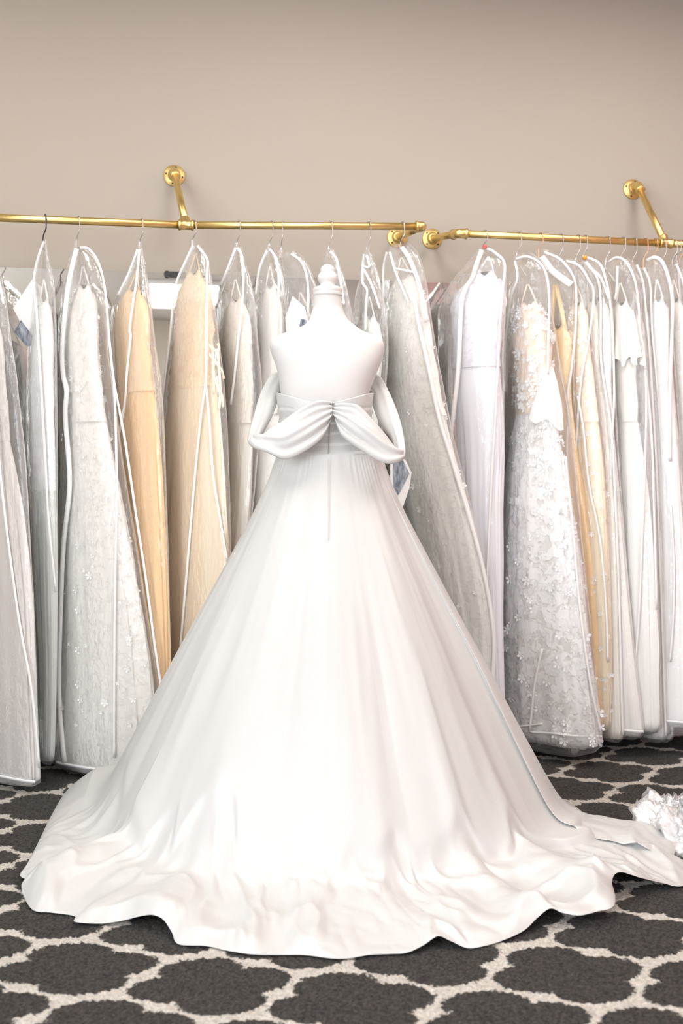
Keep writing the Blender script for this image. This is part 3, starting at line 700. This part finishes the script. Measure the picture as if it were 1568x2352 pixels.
make_bag('n', [(576, 1226, 1258), (600, 1224, 1292), (650, 1228, 1322), (740, 1236, 1324), (870, 1246, 1320), (1000, 1256, 1332), (1300, 1266, 1372), (1660, 1276, 1392)], 1242, 574,
    'clear garment bag with sloping white shoulder band on the copper hook over a gold gown', dict(label='golden yellow gown with a loop strap behind the floral gown', col=(.97, .68, .36), bodice_col=(.97, .74, .42), bodice_kind='tulle', top=752, wtop=.85, ww=.7, straps=True, ckey='golden'), dy=.03, hd=.048, shear=.6, pipes=[(.024, [(1244, 590), (1265, 620), (1290, 640), (1312, 655)]), [(1250, 580), (1285, 596), (1310, 625), (1322, 660), (1322, 740), (1312, 850), (1304, 900), (1306, 950), (1302, 1040), (1312, 1200), (1330, 1400)]], hook='copper', cap=False, bottom_pipe=False, hlabel=' with copper hook nearest the rail elbow, third on the right rail')
make_bag('o', [(599, 1282, 1320), (620, 1280, 1340), (680, 1288, 1362), (760, 1294, 1360), (900, 1300, 1378), (1100, 1308, 1395), (1300, 1318, 1402), (1500, 1325, 1406), (1660, 1332, 1404)], 1288, 596,
    'clear garment bag over a beaded peach gown on the right rail', dict(label='beaded peach gown right of the floral gown', col=(.97, .83, .63), bodice_col=(.95, .80, .65), top=700, wtop=.8, ww=.75, flowers=90, ckey='beaded_peach'), hd=.048, shear=.7, bottom_pipe=False, pipes=[[(1300, 600), (1330, 612), (1352, 645), (1363, 670), (1360, 720), (1350, 790), (1338, 850), (1330, 920), (1322, 1040)], [(1326, 910), (1340, 990), (1352, 1110), (1378, 1240), (1392, 1400), (1396, 1520)]], hlabel=' over the beaded peach gown, fourth on the right rail', cap=True)
make_bag('p', [(605, 1320, 1346), (640, 1325, 1372), (700, 1334, 1380), (800, 1342, 1380), (1000, 1350, 1408), (1300, 1360, 1424), (1680, 1370, 1436)], 1327, 597,
    'clear garment bag over a cream gown, right of the beaded peach one', dict(label='cream gown right of the beaded peach gown', col=(.93, .885, .80), top=690, wtop=.8), hd=.048, shear=.7, bottom_pipe=False, left=False, hlabel=' with silver hook just left of the orange bead')
make_bag('q', [(591, 1336, 1356), (612, 1334, 1380), (660, 1342, 1402), (720, 1350, 1408), (900, 1360, 1414), (1200, 1370, 1432), (1500, 1380, 1460), (1672, 1386, 1482)], 1343, 590,
    'clear garment bag under the orange bead on the right rail', dict(label='off white lace gown in the bag under the orange bead', col=(.91, .885, .85), top=688, wtop=.8), hd=.048, shear=.7, bead='orange', cap=False, pipes=[[(1348, 592), (1376, 606), (1390, 640), (1400, 690), (1407, 780), (1410, 900), (1406, 1000), (1402, 1100)], [(1352, 614), (1380, 640), (1398, 690)]], hlabel=' with an orange bead')
make_bag('r', [(594, 1400, 1440), (606, 1390, 1450), (640, 1382, 1462), (700, 1382, 1472), (780, 1386, 1476), (900, 1390, 1484), (1200, 1398, 1504), (1500, 1396, 1516), (1660, 1400, 1520)], 1394, 602,
    'clear garment bag with a tall arched top over an ivory cap sleeve gown', dict(label='ivory gown with ruffled cap sleeve on the right rail', col=(.92, .90, .87), bodice_col=(.95, .93, .88), top=698, wtop=.7, ww=.5, frill=True, bodice_kind='tulle', ckey='capsleeve'), hd=.048, shear=.8, pipes=[[(1396, 604), (1415, 592), (1436, 602), (1456, 640), (1465, 690), (1470, 760), (1478, 800), (1482, 850)], [(1482, 850), (1484, 940), (1480, 1100), (1474, 1250), (1468, 1400), (1456, 1560), (1452, 1640)], [(1418, 612), (1416, 660), (1412, 690)], [(1482, 850), (1496, 1000), (1502, 1180), (1508, 1400)]], bottom_pipe=False, hlabel=' over the arched bag with the cap sleeve gown')
make_bag('s', [(612, 1428, 1462), (640, 1430, 1474), (700, 1436, 1482), (900, 1444, 1500), (1200, 1452, 1518), (1680, 1452, 1536)], 1431, 592,
    'clear garment bag with slim piping, right of the cap sleeve gown', dict(label='greyish white gown right of the cap sleeve gown', col=(.89, .875, .855), top=720, wtop=.75), dy=.02, hd=.048, shear=.7, left=False, bottom_pipe=False, cap=False, hlabel=' with plain silver hook, right of the arched bag')
make_bag('u', [(618, 1452, 1478), (650, 1456, 1492), (760, 1462, 1498), (900, 1468, 1512), (1200, 1478, 1530), (1680, 1476, 1550)], 1454, 604,
    'clear garment bag with an angular shoulder, left of the plain white gown', dict(label='pale tulle gown left of the plain white one', col=(.9, .885, .87), top=710, wtop=.75), dy=.03, hd=.048, shear=.7, bottom_pipe=False, left=False, hlabel=' with clear neck cap, left of the two copper hooks')
make_bag('v', [(592, 1488, 1514), (606, 1480, 1528), (640, 1476, 1538), (680, 1478, 1545), (760, 1482, 1546), (900, 1485, 1556), (1200, 1488, 1575), (1400, 1470, 1592), (1550, 1440, 1602), (1650, 1422, 1612)], 1502, 588,
    'wide clear garment bag with bright creases over a plain white gown near the right edge', dict(label='plain smooth white gown near the right picture edge', col=(.93, .92, .905), bodice_kind='tulle', top=690, wtop=.75, ww=.78, waist=.2, ckey='plainwhite'), hd=.048, shear=.55, sag=.05, hook='copper', cap=False, pipes=[(.012, [(1484, 600), (1502, 592), (1520, 602), (1535, 640), (1544, 690), (1543, 760), (1540, 850), (1538, 960), (1538, 1060)]), [(1540, 1160), (1548, 1300), (1546, 1420), (1538, 1520)], [(1470, 1370), (1455, 1480), (1432, 1580), (1423, 1652)]], hlabel=' with copper hook, left of the right tee joint')
make_bag('w', [(610, 1520, 1552), (640, 1524, 1566), (800, 1532, 1592), (1200, 1538, 1614), (1650, 1545, 1640)], 1521, 606,
    'clear garment bag under the right tee joint', dict(label='beige gown in the bag under the right tee joint', col=(.87, .84, .80), top=690, wtop=.8), dy=.02, hd=.048, shear=.6, bottom_pipe=False, left=False, hlabel=' right under the tee joint of the right rail')
make_bag('x', [(598, 1552, 1590), (640, 1556, 1620), (900, 1560, 1650), (1300, 1565, 1690), (1660, 1560, 1700)], 1556, 590,
    'clear garment bag cut by the right edge of the picture', dict(label='white gown cut by the right picture edge', col=(.9, .89, .87), top=690, wtop=.8), hd=.048, shear=.5, hlabel=' at the right picture edge')
for k, (hx, wire) in enumerate(((1480, 'copper'), (1549, 'steel'), (1562, 'copper'))):
    hanger(hx, 600, '', wire, cap=False, bar=0, key=(' with thin copper hook, right of the cap sleeve gown', ' with bare silver hook right of the tee joint', ' with copper hook at the right picture edge')[k])

def on_gown(key, word):
    return [o for o in COL.objects if o.name.startswith('wedding_gown') and word in o.get('label', '')][0], BAGS[key]
g, b = on_gown('e', 'hanging ribbons')
for pl in ([(478, 790), (494, 805), (503, 800), (500, 788)], [(480, 812), (494, 830), (508, 850), (514, 870)], [(500, 800), (503, 850), (506, 900), (503, 940)], [(494, 870), (501, 890), (510, 910), (512, 935)], [(488, 800), (490, 850), (492, 905)]):
    MB().strip(densify([b.surf(x, y, -.004) for x, y in pl], 5), .009, .002).build('ribbon', gown_mat('ribbon', (.98, .86, .68)), g)
g, b = on_gown('m', 'raised white floral')
rows = [((1262, 840), (1270, 842)), ((1240, 880), (1280, 878)), ((1224, 925), (1290, 925)), ((1214, 960), (1294, 982))]
vv = []
for r, (p, q) in enumerate(rows):
    for j in range(17):
        t_ = j/16; vv.append(b.surf(p[0]+(q[0]-p[0])*t_, p[1]+(q[1]-p[1])*t_+r*3*math.sin(t_*9), -.012+.005*r*math.sin(t_*11)))
mk('organza_flap', vv, grid_faces(4, 17), gown_mat('organza', (.95, .945, .935)), g)

# ------------------------------------------------------------------ mannequin
MY = 3.12
def my(x): return (x-CX)/F*MY
def mz(y): return H0+(HY-y)/F*MY
TORSO = [ # row, left, right, half depth, depth centre
    (668, 719, 783, .041, .03), (700, 718, 786, .042, .03), (716, 714, 791, .046, .028), (730, 710, 799, .050, .025), (744, 699, 814, .055, .02), (757, 672, 829, .060, .012), (768, 645, 852, .064, .006),
    (776, 628, 868, .068, .004), (784, 621, 878, .073, .002), (795, 619, 882, .079, .0), (815, 624, 880, .088, 0), (837, 632, 873, .096, 0), (873, 641, 858, .104, 0), (909, 645, 847, .108, 0), (950, 650, 843, .104, 0), (1000, 656, 850, .094, 0), (1048, 662, 846, .088, 0), (1100, 650, 860, .10, 0), (1160, 640, 872, .12, 0)]
TY = [r[0] for r in TORSO]
tl, tr_, td, to = (pchip(TY, [r[k] for r in TORSO]) for k in (1, 2, 3, 4))
def torso_pt(y, a, off=0.0, e=2.35):
    l, r = my(float(tl(y))), my(float(tr_(y))); cx = (l+r)/2; hw = (r-l)/2+off; hd = float(td(y))+off
    c, s_ = math.cos(a), math.sin(a)
    return Vector((cx+hw*math.copysign(abs(c)**(2/e), c), MY+float(to(y))+hd*math.copysign(abs(s_)**(2/e), s_), mz(y)))
def mannequin():
    t = thing('dress_form', 'white jersey dress form with turned neck finial wearing the ivory satin gown', 'mannequin', (my(752), MY, 0))
    ys = list(np.linspace(668, 760, 26))+list(np.linspace(763, 830, 24))+list(np.linspace(838, 1160, 40)); n = 72
    vs = []
    for y in ys:
        e = 2.0 if y < 740 else (2.0+.5*min(1, (y-740)/60))
        vs += [torso_pt(y, 2*math.pi*j/n, 0, e) for j in range(n)]
    f = grid_faces(len(ys), n, True); f.append(tuple(range(n-1, -1, -1))); f.append(tuple((len(ys)-1)*n+j for j in range(n)))
    mk('torso', vs, f, M['mannequin'], t)
    c = Vector((my(752), MY+.03, mz(668))); q = MY/F
    tilt = Vector((0, -.01, 1)).normalized()
    MB().lathe(c, tilt, [(-.012, .0), (-.012, .0425), (-.008, .0445), (-.002, .0445), (0, .0435), (.002, .0445), (.009, .0455), (.014, .0435), (.017, .036), (.018, .0)], 48).build('neck_cap', M['white_wood'], t)
    MB().lathe(c+tilt*.017, tilt, [(0, .024), (.003, .0245), (.006, .022), (.010, .022), (.014, .026), (.022, .0305), (.030, .0305), (.038, .027), (.043, .0225), (.046, .0215), (.050, .0225), (.056, .0215), (.062, .017), (.067, .010), (.069, 0)], 40).build('finial', M['white_wood'], t)
    MB().tube([(my(752), MY, .03), (my(752), MY, .5), (my(752), MY, mz(1150))], .014, 16).build('stand_pole', M['white_wood'], t)
    MB().lathe((my(752), MY, .003), (0, 0, 1), [(0, 0), (0, .15), (.012, .15), (.02, .14), (.03, .03), (.035, .014)], 32).build('stand_base', M['white_wood'], t)
mannequin()

# ------------------------------------------------------------------ the satin gown
WAIST_Y = 1048; WZ = mz(WAIST_Y)
def satin_gown():
    g = thing('satin_wedding_gown', 'ivory satin ball gown with draped off shoulder sleeves and long train on the dress form', 'gown', (my(757), MY, 0.0))
    # --- hem outline on the floor, counter-clockwise from the left back
    hem = []
    def hp(x, y, z=0.0):
        Y = F*(H0-z)/(y-HY); hem.append(((x-CX)/F*Y, Y, z))
    for p in ((152, 1822, .02), (136, 1842, .012), (112, 1885, .01), (88, 1935, .008), (62, 1985, .006), (46, 2010, .01), (62, 2022, .028), (50, 2030, .02), (54, 2056, .008), (76, 2090, .004), (120, 2096, .004), (171, 2104, .004), (173, 2117, .012), (230, 2121, .006), (282, 2114, .012), (322, 2104, .028), (352, 2101, .036), (376, 2112, .03), (395, 2140, .014), (410, 2168, .004),
              (470, 2172, .004), (520, 2183, .004), (570, 2191, .004), (630, 2193, .004), (700, 2193, .004), (760, 2200, .004), (800, 2200, .004), (850, 2192, .006), (900, 2190, .006), (935, 2187, .006), (972, 2170, .014), (1004, 2150, .026), (1032, 2160, .018), (1070, 2177, .004), (1095, 2176, .004), (1145, 2163, .004), (1200, 2138, .010), (1232, 2108, .026), (1262, 2086, .042), (1290, 2096, .034), (1330, 2102, .030), (1370, 2093, .030), (1404, 2084, .034),
              (1412, 2060, .040), (1405, 2028, .050), (1412, 2008, .060), (1432, 2004, .060), (1470, 2016, .045), (1520, 2028, .020), (1562, 2036, .006), (1590, 2020, .004), (1585, 1990, .010), (1545, 1985, .02), (1546, 1945, .035), (1522, 1908, .035), (1480, 1903, .01), (1420, 1897, .004), (1360, 1886, .004)): hp(*p)
    hem += [(.72, 3.24, 0), (.62, 3.40, 0), (.40, 3.48, 0), (.10, 3.50, 0), (-.25, 3.50, 0), (-.55, 3.46, 0), (-.74, 3.36, .01)]
    hv = densify([Vector(h) for h in hem]+[Vector(hem[0])], 10)[:-1]
    # resample evenly
    L = [0.0]
    for i in range(len(hv)): L.append(L[-1]+(hv[(i+1) % len(hv)]-hv[i]).length+.004)
    NS = 840; out = []; tot = L[-1]; k = 0
    for i in range(NS):
        s = tot*i/NS
        while L[k+1] < s: k += 1
        q = (s-L[k])/(L[k+1]-L[k]); out.append(hv[k % len(hv)].lerp(hv[(k+1) % len(hv)], q))
    hv = out
    c0 = Vector((my(756), MY, 0))
    ang = np.unwrap([math.atan2(h.y-c0.y, h.x-c0.x) for h in hv])
    # smooth the waist angle so the folds run without crossing
    A = np.array(ang); lin = A[0]+np.arange(NS)/NS*2*math.pi; d = A-lin
    ker = np.exp(-.5*(np.arange(-40, 41)/16.0)**2); ker /= ker.sum()
    d = np.convolve(np.concatenate([d[-40:], d, d[:40]]), ker, 'valid'); A = lin+d
    NT = 170; tt = np.linspace(0, 1, NT)
    vs = []
    rnd = random.Random(11)
    ridges = [(rnd.uniform(0, 1), rnd.uniform(.010, .028), rnd.uniform(.005, .014)*rnd.choice((1, 1, -.8))) for _ in range(22)]
    for it in range(NT):
        t = tt[it]
        for i in range(NS):
            a = A[i]; h = hv[i]
            wp = Vector((c0.x+.158*math.cos(a), c0.y+.118*math.sin(a), 0))
            D = math.hypot(h.x-wp.x, h.y-wp.y)
            front = max(0.0, -math.sin(a))          # 1 towards the camera (the train)
            # t -> distance: even in arc length
            slope = 1.86
            dk = min(D, .62)
            # map: first 62% of t down the cone, rest along the floor
            tc_ = .66
            if t < tc_: dd = (t/tc_)*min(.52, D*.8)
            else: dd = min(.52, D*.8)+(t-tc_)/(1-tc_)*(D-min(.52, D*.8))
            z1 = WZ - slope*dd - .045*(1-math.exp(-dd/.03))
            q = dd/D
            zt = h.z*max(0, (q-.75)/.25)**1.5 + (.05+.02*front)*max(0, 1-q)**.9 + .075*abs(math.cos(a))**1.5*max(0, 1-q)**.55 + .075*math.exp(-((a % (2*math.pi)-2.98)/.30)**2)*min(1, (1-q)/.16)**.8
            kk = .030-.006*front; m = (z1-zt)/kk
            z = zt+kk*(math.log1p(math.exp(-abs(m)))+max(m, 0)) - kk*math.log(2)*math.exp(-abs(m))*0
            x = wp.x+(h.x-wp.x)*q; y = wp.y+(h.y-wp.y)*q
            # folds
            s = i/NS; amp = min(1, dd/.30)
            fo = 0.0
            for (s0, w_, am) in ridges:
                e = (s-s0+.5) % 1-.5
                if abs(e) < 3*w_: fo += am*math.exp(-.5*(e/w_)**2)
            fo += .010*fbm(math.cos(a)*4.5, math.sin(a)*4.5, t*1.1, 3)
            fo *= amp*(1-.55*max(0, q-.55)/.45)
            pl = .0026*math.cos(a*64+5*math.sin(a*7))*(.4+1.2*abs(nz(a*4, 3, 1)))*math.exp(-dd/.014)*min(1, dd/.01)
            rad = Vector((math.cos(a), math.sin(a), 0))
            up = min(1, max(0, (q-.35)/.4)); cone = 1-up*.8
            x += rad.x*(fo*cone+pl); y += rad.y*(fo*cone+pl)
            fall = max(0, min(1, (1-q)/.08))
            z += fo*.6*up*fall
            for (ra, rw, ram, rq) in ((-2.43, .055, .042, .50), (-2.62, .045, -.012, .5), (-.78, .06, .034, .52), (-.93, .05, -.010, .55), (-1.05, .035, .016, .35), (-2.05, .04, .018, .42), (-1.75, .03, .010, .4), (-1.36, .03, .009, .4)):
                e_ = (a-ra+math.pi) % (2*math.pi)-math.pi
                if abs(e_) < 3*rw and q > rq:
                    z += ram*math.exp(-.5*(e_/rw)**2)*min(1, (q-rq)/.25)*min(1, (1-q)/.07)
            # hem band: a ridge seam, then a crumpled horsehair band
            if front > .05 or q > .5:
                bd = D-dd; B = .17+.15*min(1, front*1.3)
                wgt = min(1, front*2.2)
                wv = .018*fbm(math.cos(a)*6, math.sin(a)*6, 4, 2)
                e = bd-B-wv
                z += wgt*(.022/(1+math.exp(-e/.004)) if e < .2 else .022)*math.exp(-max(0, e)/.12)
                if e < 0:
                    u_ = min(1, -e/.06)**.7*min(1, bd/.04)**.8
                    al = A[i]*.95+.25*nz(x*2.5, y*2.5, 2)
                    cr = .020*nz(al*7, bd*4.0, 1.7)+.012*(1-min(1, 3.0*abs(nz(al*10+3, bd*6.5, .3))))**1.5+.010*abs(nz(al*17, bd*9+al*6, 5))+.003*fbm(x*20, y*20, 2, 2)
                    z += wgt*max(-.004, cr)*u_
            vs.append(Vector((x, y, max(z, .0035+.0012*(1-t)))))
    f = grid_faces(NT, NS, True)
    mk('skirt', vs, f, M['satin'], g)
    jb = int(np.argmin(np.abs(((A+math.pi/2)+math.pi) % (2*math.pi)-math.pi)))
    sp = [vs[it*NS+jb]+Vector((0, -.002-.006*max(0, 1-it/30), .001)) for it in range(1, NT) if vs[it*NS+jb].z > mz(1235)]
    MB().strip(sp, .0013, .0012).build('back_seam', plain('seam_thread', (.52, .50, .47), .6), g)
    # --- bodice with pleated wraps
    n = 120; rows = 46; bv = []
    def topy(a):                       # neckline row at angle a (a=-pi/2 is the back, towards the camera)
        s_ = -math.sin(a); c = abs(math.cos(a))
        return 934-30*c**1.3 if s_ > 0 else 904-34*(-s_)
    for r in range(rows):
        q = r/(rows-1)
        for j in range(n):
            a = 2*math.pi*j/n
            y = topy(a)+(WAIST_Y+8-topy(a))*q
            d = .008+.004*q
            # horizontal tucks that fan from the zip
            ph = (y-930)/24.0+.5*abs(math.cos(a))
            saw = ph-math.floor(ph)
            d += .007*(1-saw)**1.5 if q > .18 else .003
            d += .012*max(0, q-.75)*4*abs(math.cos(a))*.6
            bv.append(torso_pt(y, a, d))
    bo = mk('bodice', bv, grid_faces(rows, n, True), M['satin'], g)
    sol = bo.modifiers.new('thick', 'SOLIDIFY'); sol.thickness = .002; sol.offset = -1
    # waist seam band
    wb = []
    for r in range(7):
        for j in range(n):
            a = 2*math.pi*j/n; q = r/6
            p = torso_pt(WAIST_Y-2, a, .012); ce = Vector((c0.x, c0.y, 0))
            e = Vector((c0.x+.160*math.cos(a), c0.y+.120*math.sin(a), 0))
            p = Vector((p.x*(1-q)+e.x*q, p.y*(1-q)+e.y*q, WZ+.006-.014*q)); p += Vector((math.cos(a), math.sin(a), 0))*.003*math.sin(q*math.pi)
            wb.append(p)
    mk('waist_seam', wb, grid_faces(7, n, True), M['satin'], g)
    # --- zip
    zp = [torso_pt(y, -math.pi/2, .022) for y in np.linspace(940, 1046, 14)]
    zl = pchip([940, 1046], [762, 754])
    zp = [Vector((my(float(zl(y))), p.y, p.z)) for y, p in zip(np.linspace(940, 1046, 14), zp)]
    MB().strip(zp, .0022, .0015).build('zipper', plain('grey_zip', (.35, .33, .30), .5), g)
    MB().box(zp[0]+Vector((0, -.003, .004)), (.006, .004, .010)).tube([zp[0]+Vector((0, -.005, 0)), zp[0]+Vector((.001, -.007, -.016))], .0018, 8).build('zipper_pull', M['steel'], g)
    # --- draped off shoulder sleeves: each a broad gathered loop
    def sleeve(U, Lw, name, bulge, gather):
        n1 = len(U); u = densify([px(x, y, Y) for x, y, Y in U], 9); l = densify([px(x, y, Y) for x, y, Y in Lw], 9)
        m = 30; vv = []
        K = len(u)
        for i in range(K):
            s = i/(K-1)
            ax = l[i]-u[i]
            tdir = (u[min(i+1, K-1)]+l[min(i+1, K-1)]-u[max(i-1, 0)]-l[max(i-1, 0)]).normalized()
            nrm = tdir.cross(ax).normalized() if ax.length > 1e-5 else Vector((0, -1, 0))
            if gather*nrm.y > 0 and s < .45: nrm = -nrm
            if i == 0: pn = nrm
            if nrm.dot(pn) < 0: nrm = -nrm
            pn = nrm
            for j in range(m+1):
                v = j/m
                b_ = bulge*math.sin(math.pi*v)**.8*(.35+.65*math.sin(math.pi*min(1, s*1.1+.12)))
                pl = .0055*math.sin(v*math.pi*9+1.3*math.sin(s*5))*math.exp(-((s)/.22)**2)+.006*math.sin(v*math.pi*4+s*7)*math.exp(-((s-.25)/.25)**2)+.004*nz(s*6, v*3, bulge*90)
                vv.append(u[i]+ax*v+nrm*(b_+pl))
        o = mk(name, vv, grid_faces(K, m+1), M['satin'], g)
        so = o.modifiers.new('thick', 'SOLIDIFY'); so.thickness = .0025; so.offset = 0
        return o
    sleeve([(757, 922, 2.990), (726, 922, 2.982), (690, 940, 2.985), (655, 966, 2.99), (622, 986, 2.995), (600, 1004, 3.005), (596, 1010, 3.03), (606, 990, 3.06), (622, 960, 3.09), (636, 925, 3.13), (646, 890, 3.17), (662, 868, 3.21), (690, 870, 3.24)],
           [(757, 968, 2.984), (744, 1000, 2.962), (712, 1030, 2.955), (658, 1056, 2.95), (612, 1040, 2.955), (582, 1028, 2.965), (570, 1012, 2.99), (573, 990, 3.03), (583, 955, 3.07), (594, 915, 3.12), (607, 885, 3.16), (626, 860, 3.19), (660, 850, 3.22)], 'sleeve', .020, 1)
    sleeve([(772, 928, 2.990), (798, 928, 2.982), (822, 934, 2.985), (850, 962, 2.985), (884, 1000, 2.99), (908, 1030, 3.0), (915, 1046, 3.03), (900, 1010, 3.06), (880, 985, 3.09), (862, 950, 3.13), (853, 915, 3.17), (850, 885, 3.21), (835, 875, 3.24)],
           [(772, 964, 2.984), (777, 986, 2.962), (788, 1006, 2.955), (830, 1036, 2.95), (874, 1062, 2.95), (908, 1064, 2.96), (928, 1048, 2.985), (929, 1015, 3.02), (921, 975, 3.06), (908, 935, 3.11), (893, 900, 3.16), (872, 864, 3.19), (845, 856, 3.22)], 'sleeve', .020, 1)
satin_gown()

# ------------------------------------------------------------------ photo cards pinned to bags
def card(pts, photo, Y, label):
    c = sum((px(x, y, Y) for x, y in pts), Vector())/len(pts)
    t = thing('photo_card', label, 'card', c)
    def poly(name, pp, Yp, mat, th=.0015):
        v = [px(x, y, Yp) for x, y in pp]; k = len(v); v2 = [q+Vector((0, th, 0)) for q in v]
        f = [tuple(range(k)), tuple(range(2*k-1, k-1, -1))]+[(i, k+i, k+(i+1) % k, (i+1) % k) for i in range(k)]
        return mk(name, v+v2, f, mat, t, False)
    poly('paper', pts, Y, M['paper']); poly('printed_photo', photo, Y-.002, M['photo'])
M['paper'] = plain('white_paper', (.86, .85, .85), .6)
def photo_mat():
    m, nt, out = newmat('printed_photo'); b = bsdf(nt, Roughness=.3)
    tc = N(nt, 'ShaderNodeTexCoord'); mp = N(nt, 'ShaderNodeMapping'); mp.inputs['Scale'].default_value = (60, 20, 25); mp.inputs['Rotation'].default_value = (0, .8, 0)
    no = N(nt, 'ShaderNodeTexNoise'); no.inputs['Scale'].default_value = 1.2; no.inputs['Detail'].default_value = 4
    nt.links.new(tc.outputs['Object'], mp.inputs[0]); nt.links.new(mp.outputs[0], no.inputs[0])
    cr = N(nt, 'ShaderNodeValToRGB'); e = cr.color_ramp.elements
    e[0].position = .35; e[0].color = (.045, .055, .075, 1); e[1].position = .68; e[1].color = (.38, .43, .50, 1)
    nt.links.new(no.outputs['Fac'], cr.inputs[0]); nt.links.new(cr.outputs[0], b.inputs['Base Color']); nt.links.new(b.outputs[0], out.inputs[0]); return m
M['photo'] = photo_mat()
card([(75, 640), (30, 708), (58, 762), (78, 800), (96, 780), (96, 660)], [(48, 735), (32, 762), (56, 790), (72, 800), (74, 770)], rodY(75)+.03, 'white card with a dark printed photo beside the edge-on bag')
card([(896, 1055), (930, 1055), (945, 1085), (940, 1120), (925, 1165), (896, 1150)], [(902, 1056), (926, 1058), (940, 1088), (914, 1138), (903, 1118)], 3.66, 'white card with a blue grey photo below the right draped sleeve')
card([(672, 680), (700, 706), (712, 760), (660, 800), (655, 730)], [(690, 732), (704, 735), (704, 762), (686, 765)], rod_point(660).y-.075, 'white card with a lavender print left of the mannequin neck')

# handwriting on the third bag: drawn as pen strokes on the film
def scribble():
    b = BAGS['c']; t = [o for o in COL.objects if o.name.startswith('garment_bag') and 'handwriting' in o.get('label', '')][0]
    strokes = [[(231, 786), (229, 776), (227, 770), (229, 772), (231, 778), (233, 783), (232, 775)], [(234, 776), (233, 770), (236, 772), (234, 767), (237, 766)], [(238, 792), (237, 780), (238, 768)],
               [(237, 760), (233, 757), (230, 754), (231, 751), (234, 753), (236, 757)], [(236, 753), (236, 749), (237, 746), (235, 746)], [(241, 763), (240, 755), (241, 747)]]
    mb = MB()
    for s in strokes: mb.tube(densify([b.surf(x, y, .004) for x, y in s], 4), .0007, 5)
    mb.build('handwriting', plain('pen_ink', (.35, .33, .33), .6), t)['label'] = 'faint pen handwriting on the film'
scribble()

# ------------------------------------------------------------------ crumpled lace bundle at the right edge
def bundle():
    c = onfloor(1566, 1930)
    t = thing('lace_bundle', 'crumpled translucent white lace bundle lying on the rug at the right edge', 'fabric', (c.x, c.y, 0))
    n, m = 60, 90; vs = []
    for i in range(n):
        th = math.pi/2*(1-i/(n-1)*1.0)
        for j in range(m):
            a = 2*math.pi*j/m
            r = 1+.35*fbm(math.cos(a)*2.2, math.sin(a)*2.2, th*2, 4)+.16*math.sin(a*11+th*5)*math.cos(th)
            p = Vector((.108*r*math.cos(a)*math.cos(th), .15*r*math.sin(a)*math.cos(th), .118*r*math.sin(th)*(.8+.4*nz(a*2, th, 3))))
            p += Vector((nz(a*7, th*9, 1), nz(a*7, th*9, 5), nz(a*7, th*9, 9)))*.012
            vs.append(Vector((c.x+p.x, c.y+p.y, max(.004, p.z))))
    mk('crumpled_lace', vs, grid_faces(n, m, True), lace('bundle_lace', (.78, .76, .76), (.92, .91, .91), scale=45), t)
    vs = [Vector((c.x+(v.x-c.x)*1.06, c.y+(v.y-c.y)*1.06, max(.004, v.z*1.06+.004*nz(v.x*60, v.y*60, v.z*60)))) for v in vs]
    mk('clear_wrap', vs, grid_faces(n, m, True), M['film'], t)
bundle()
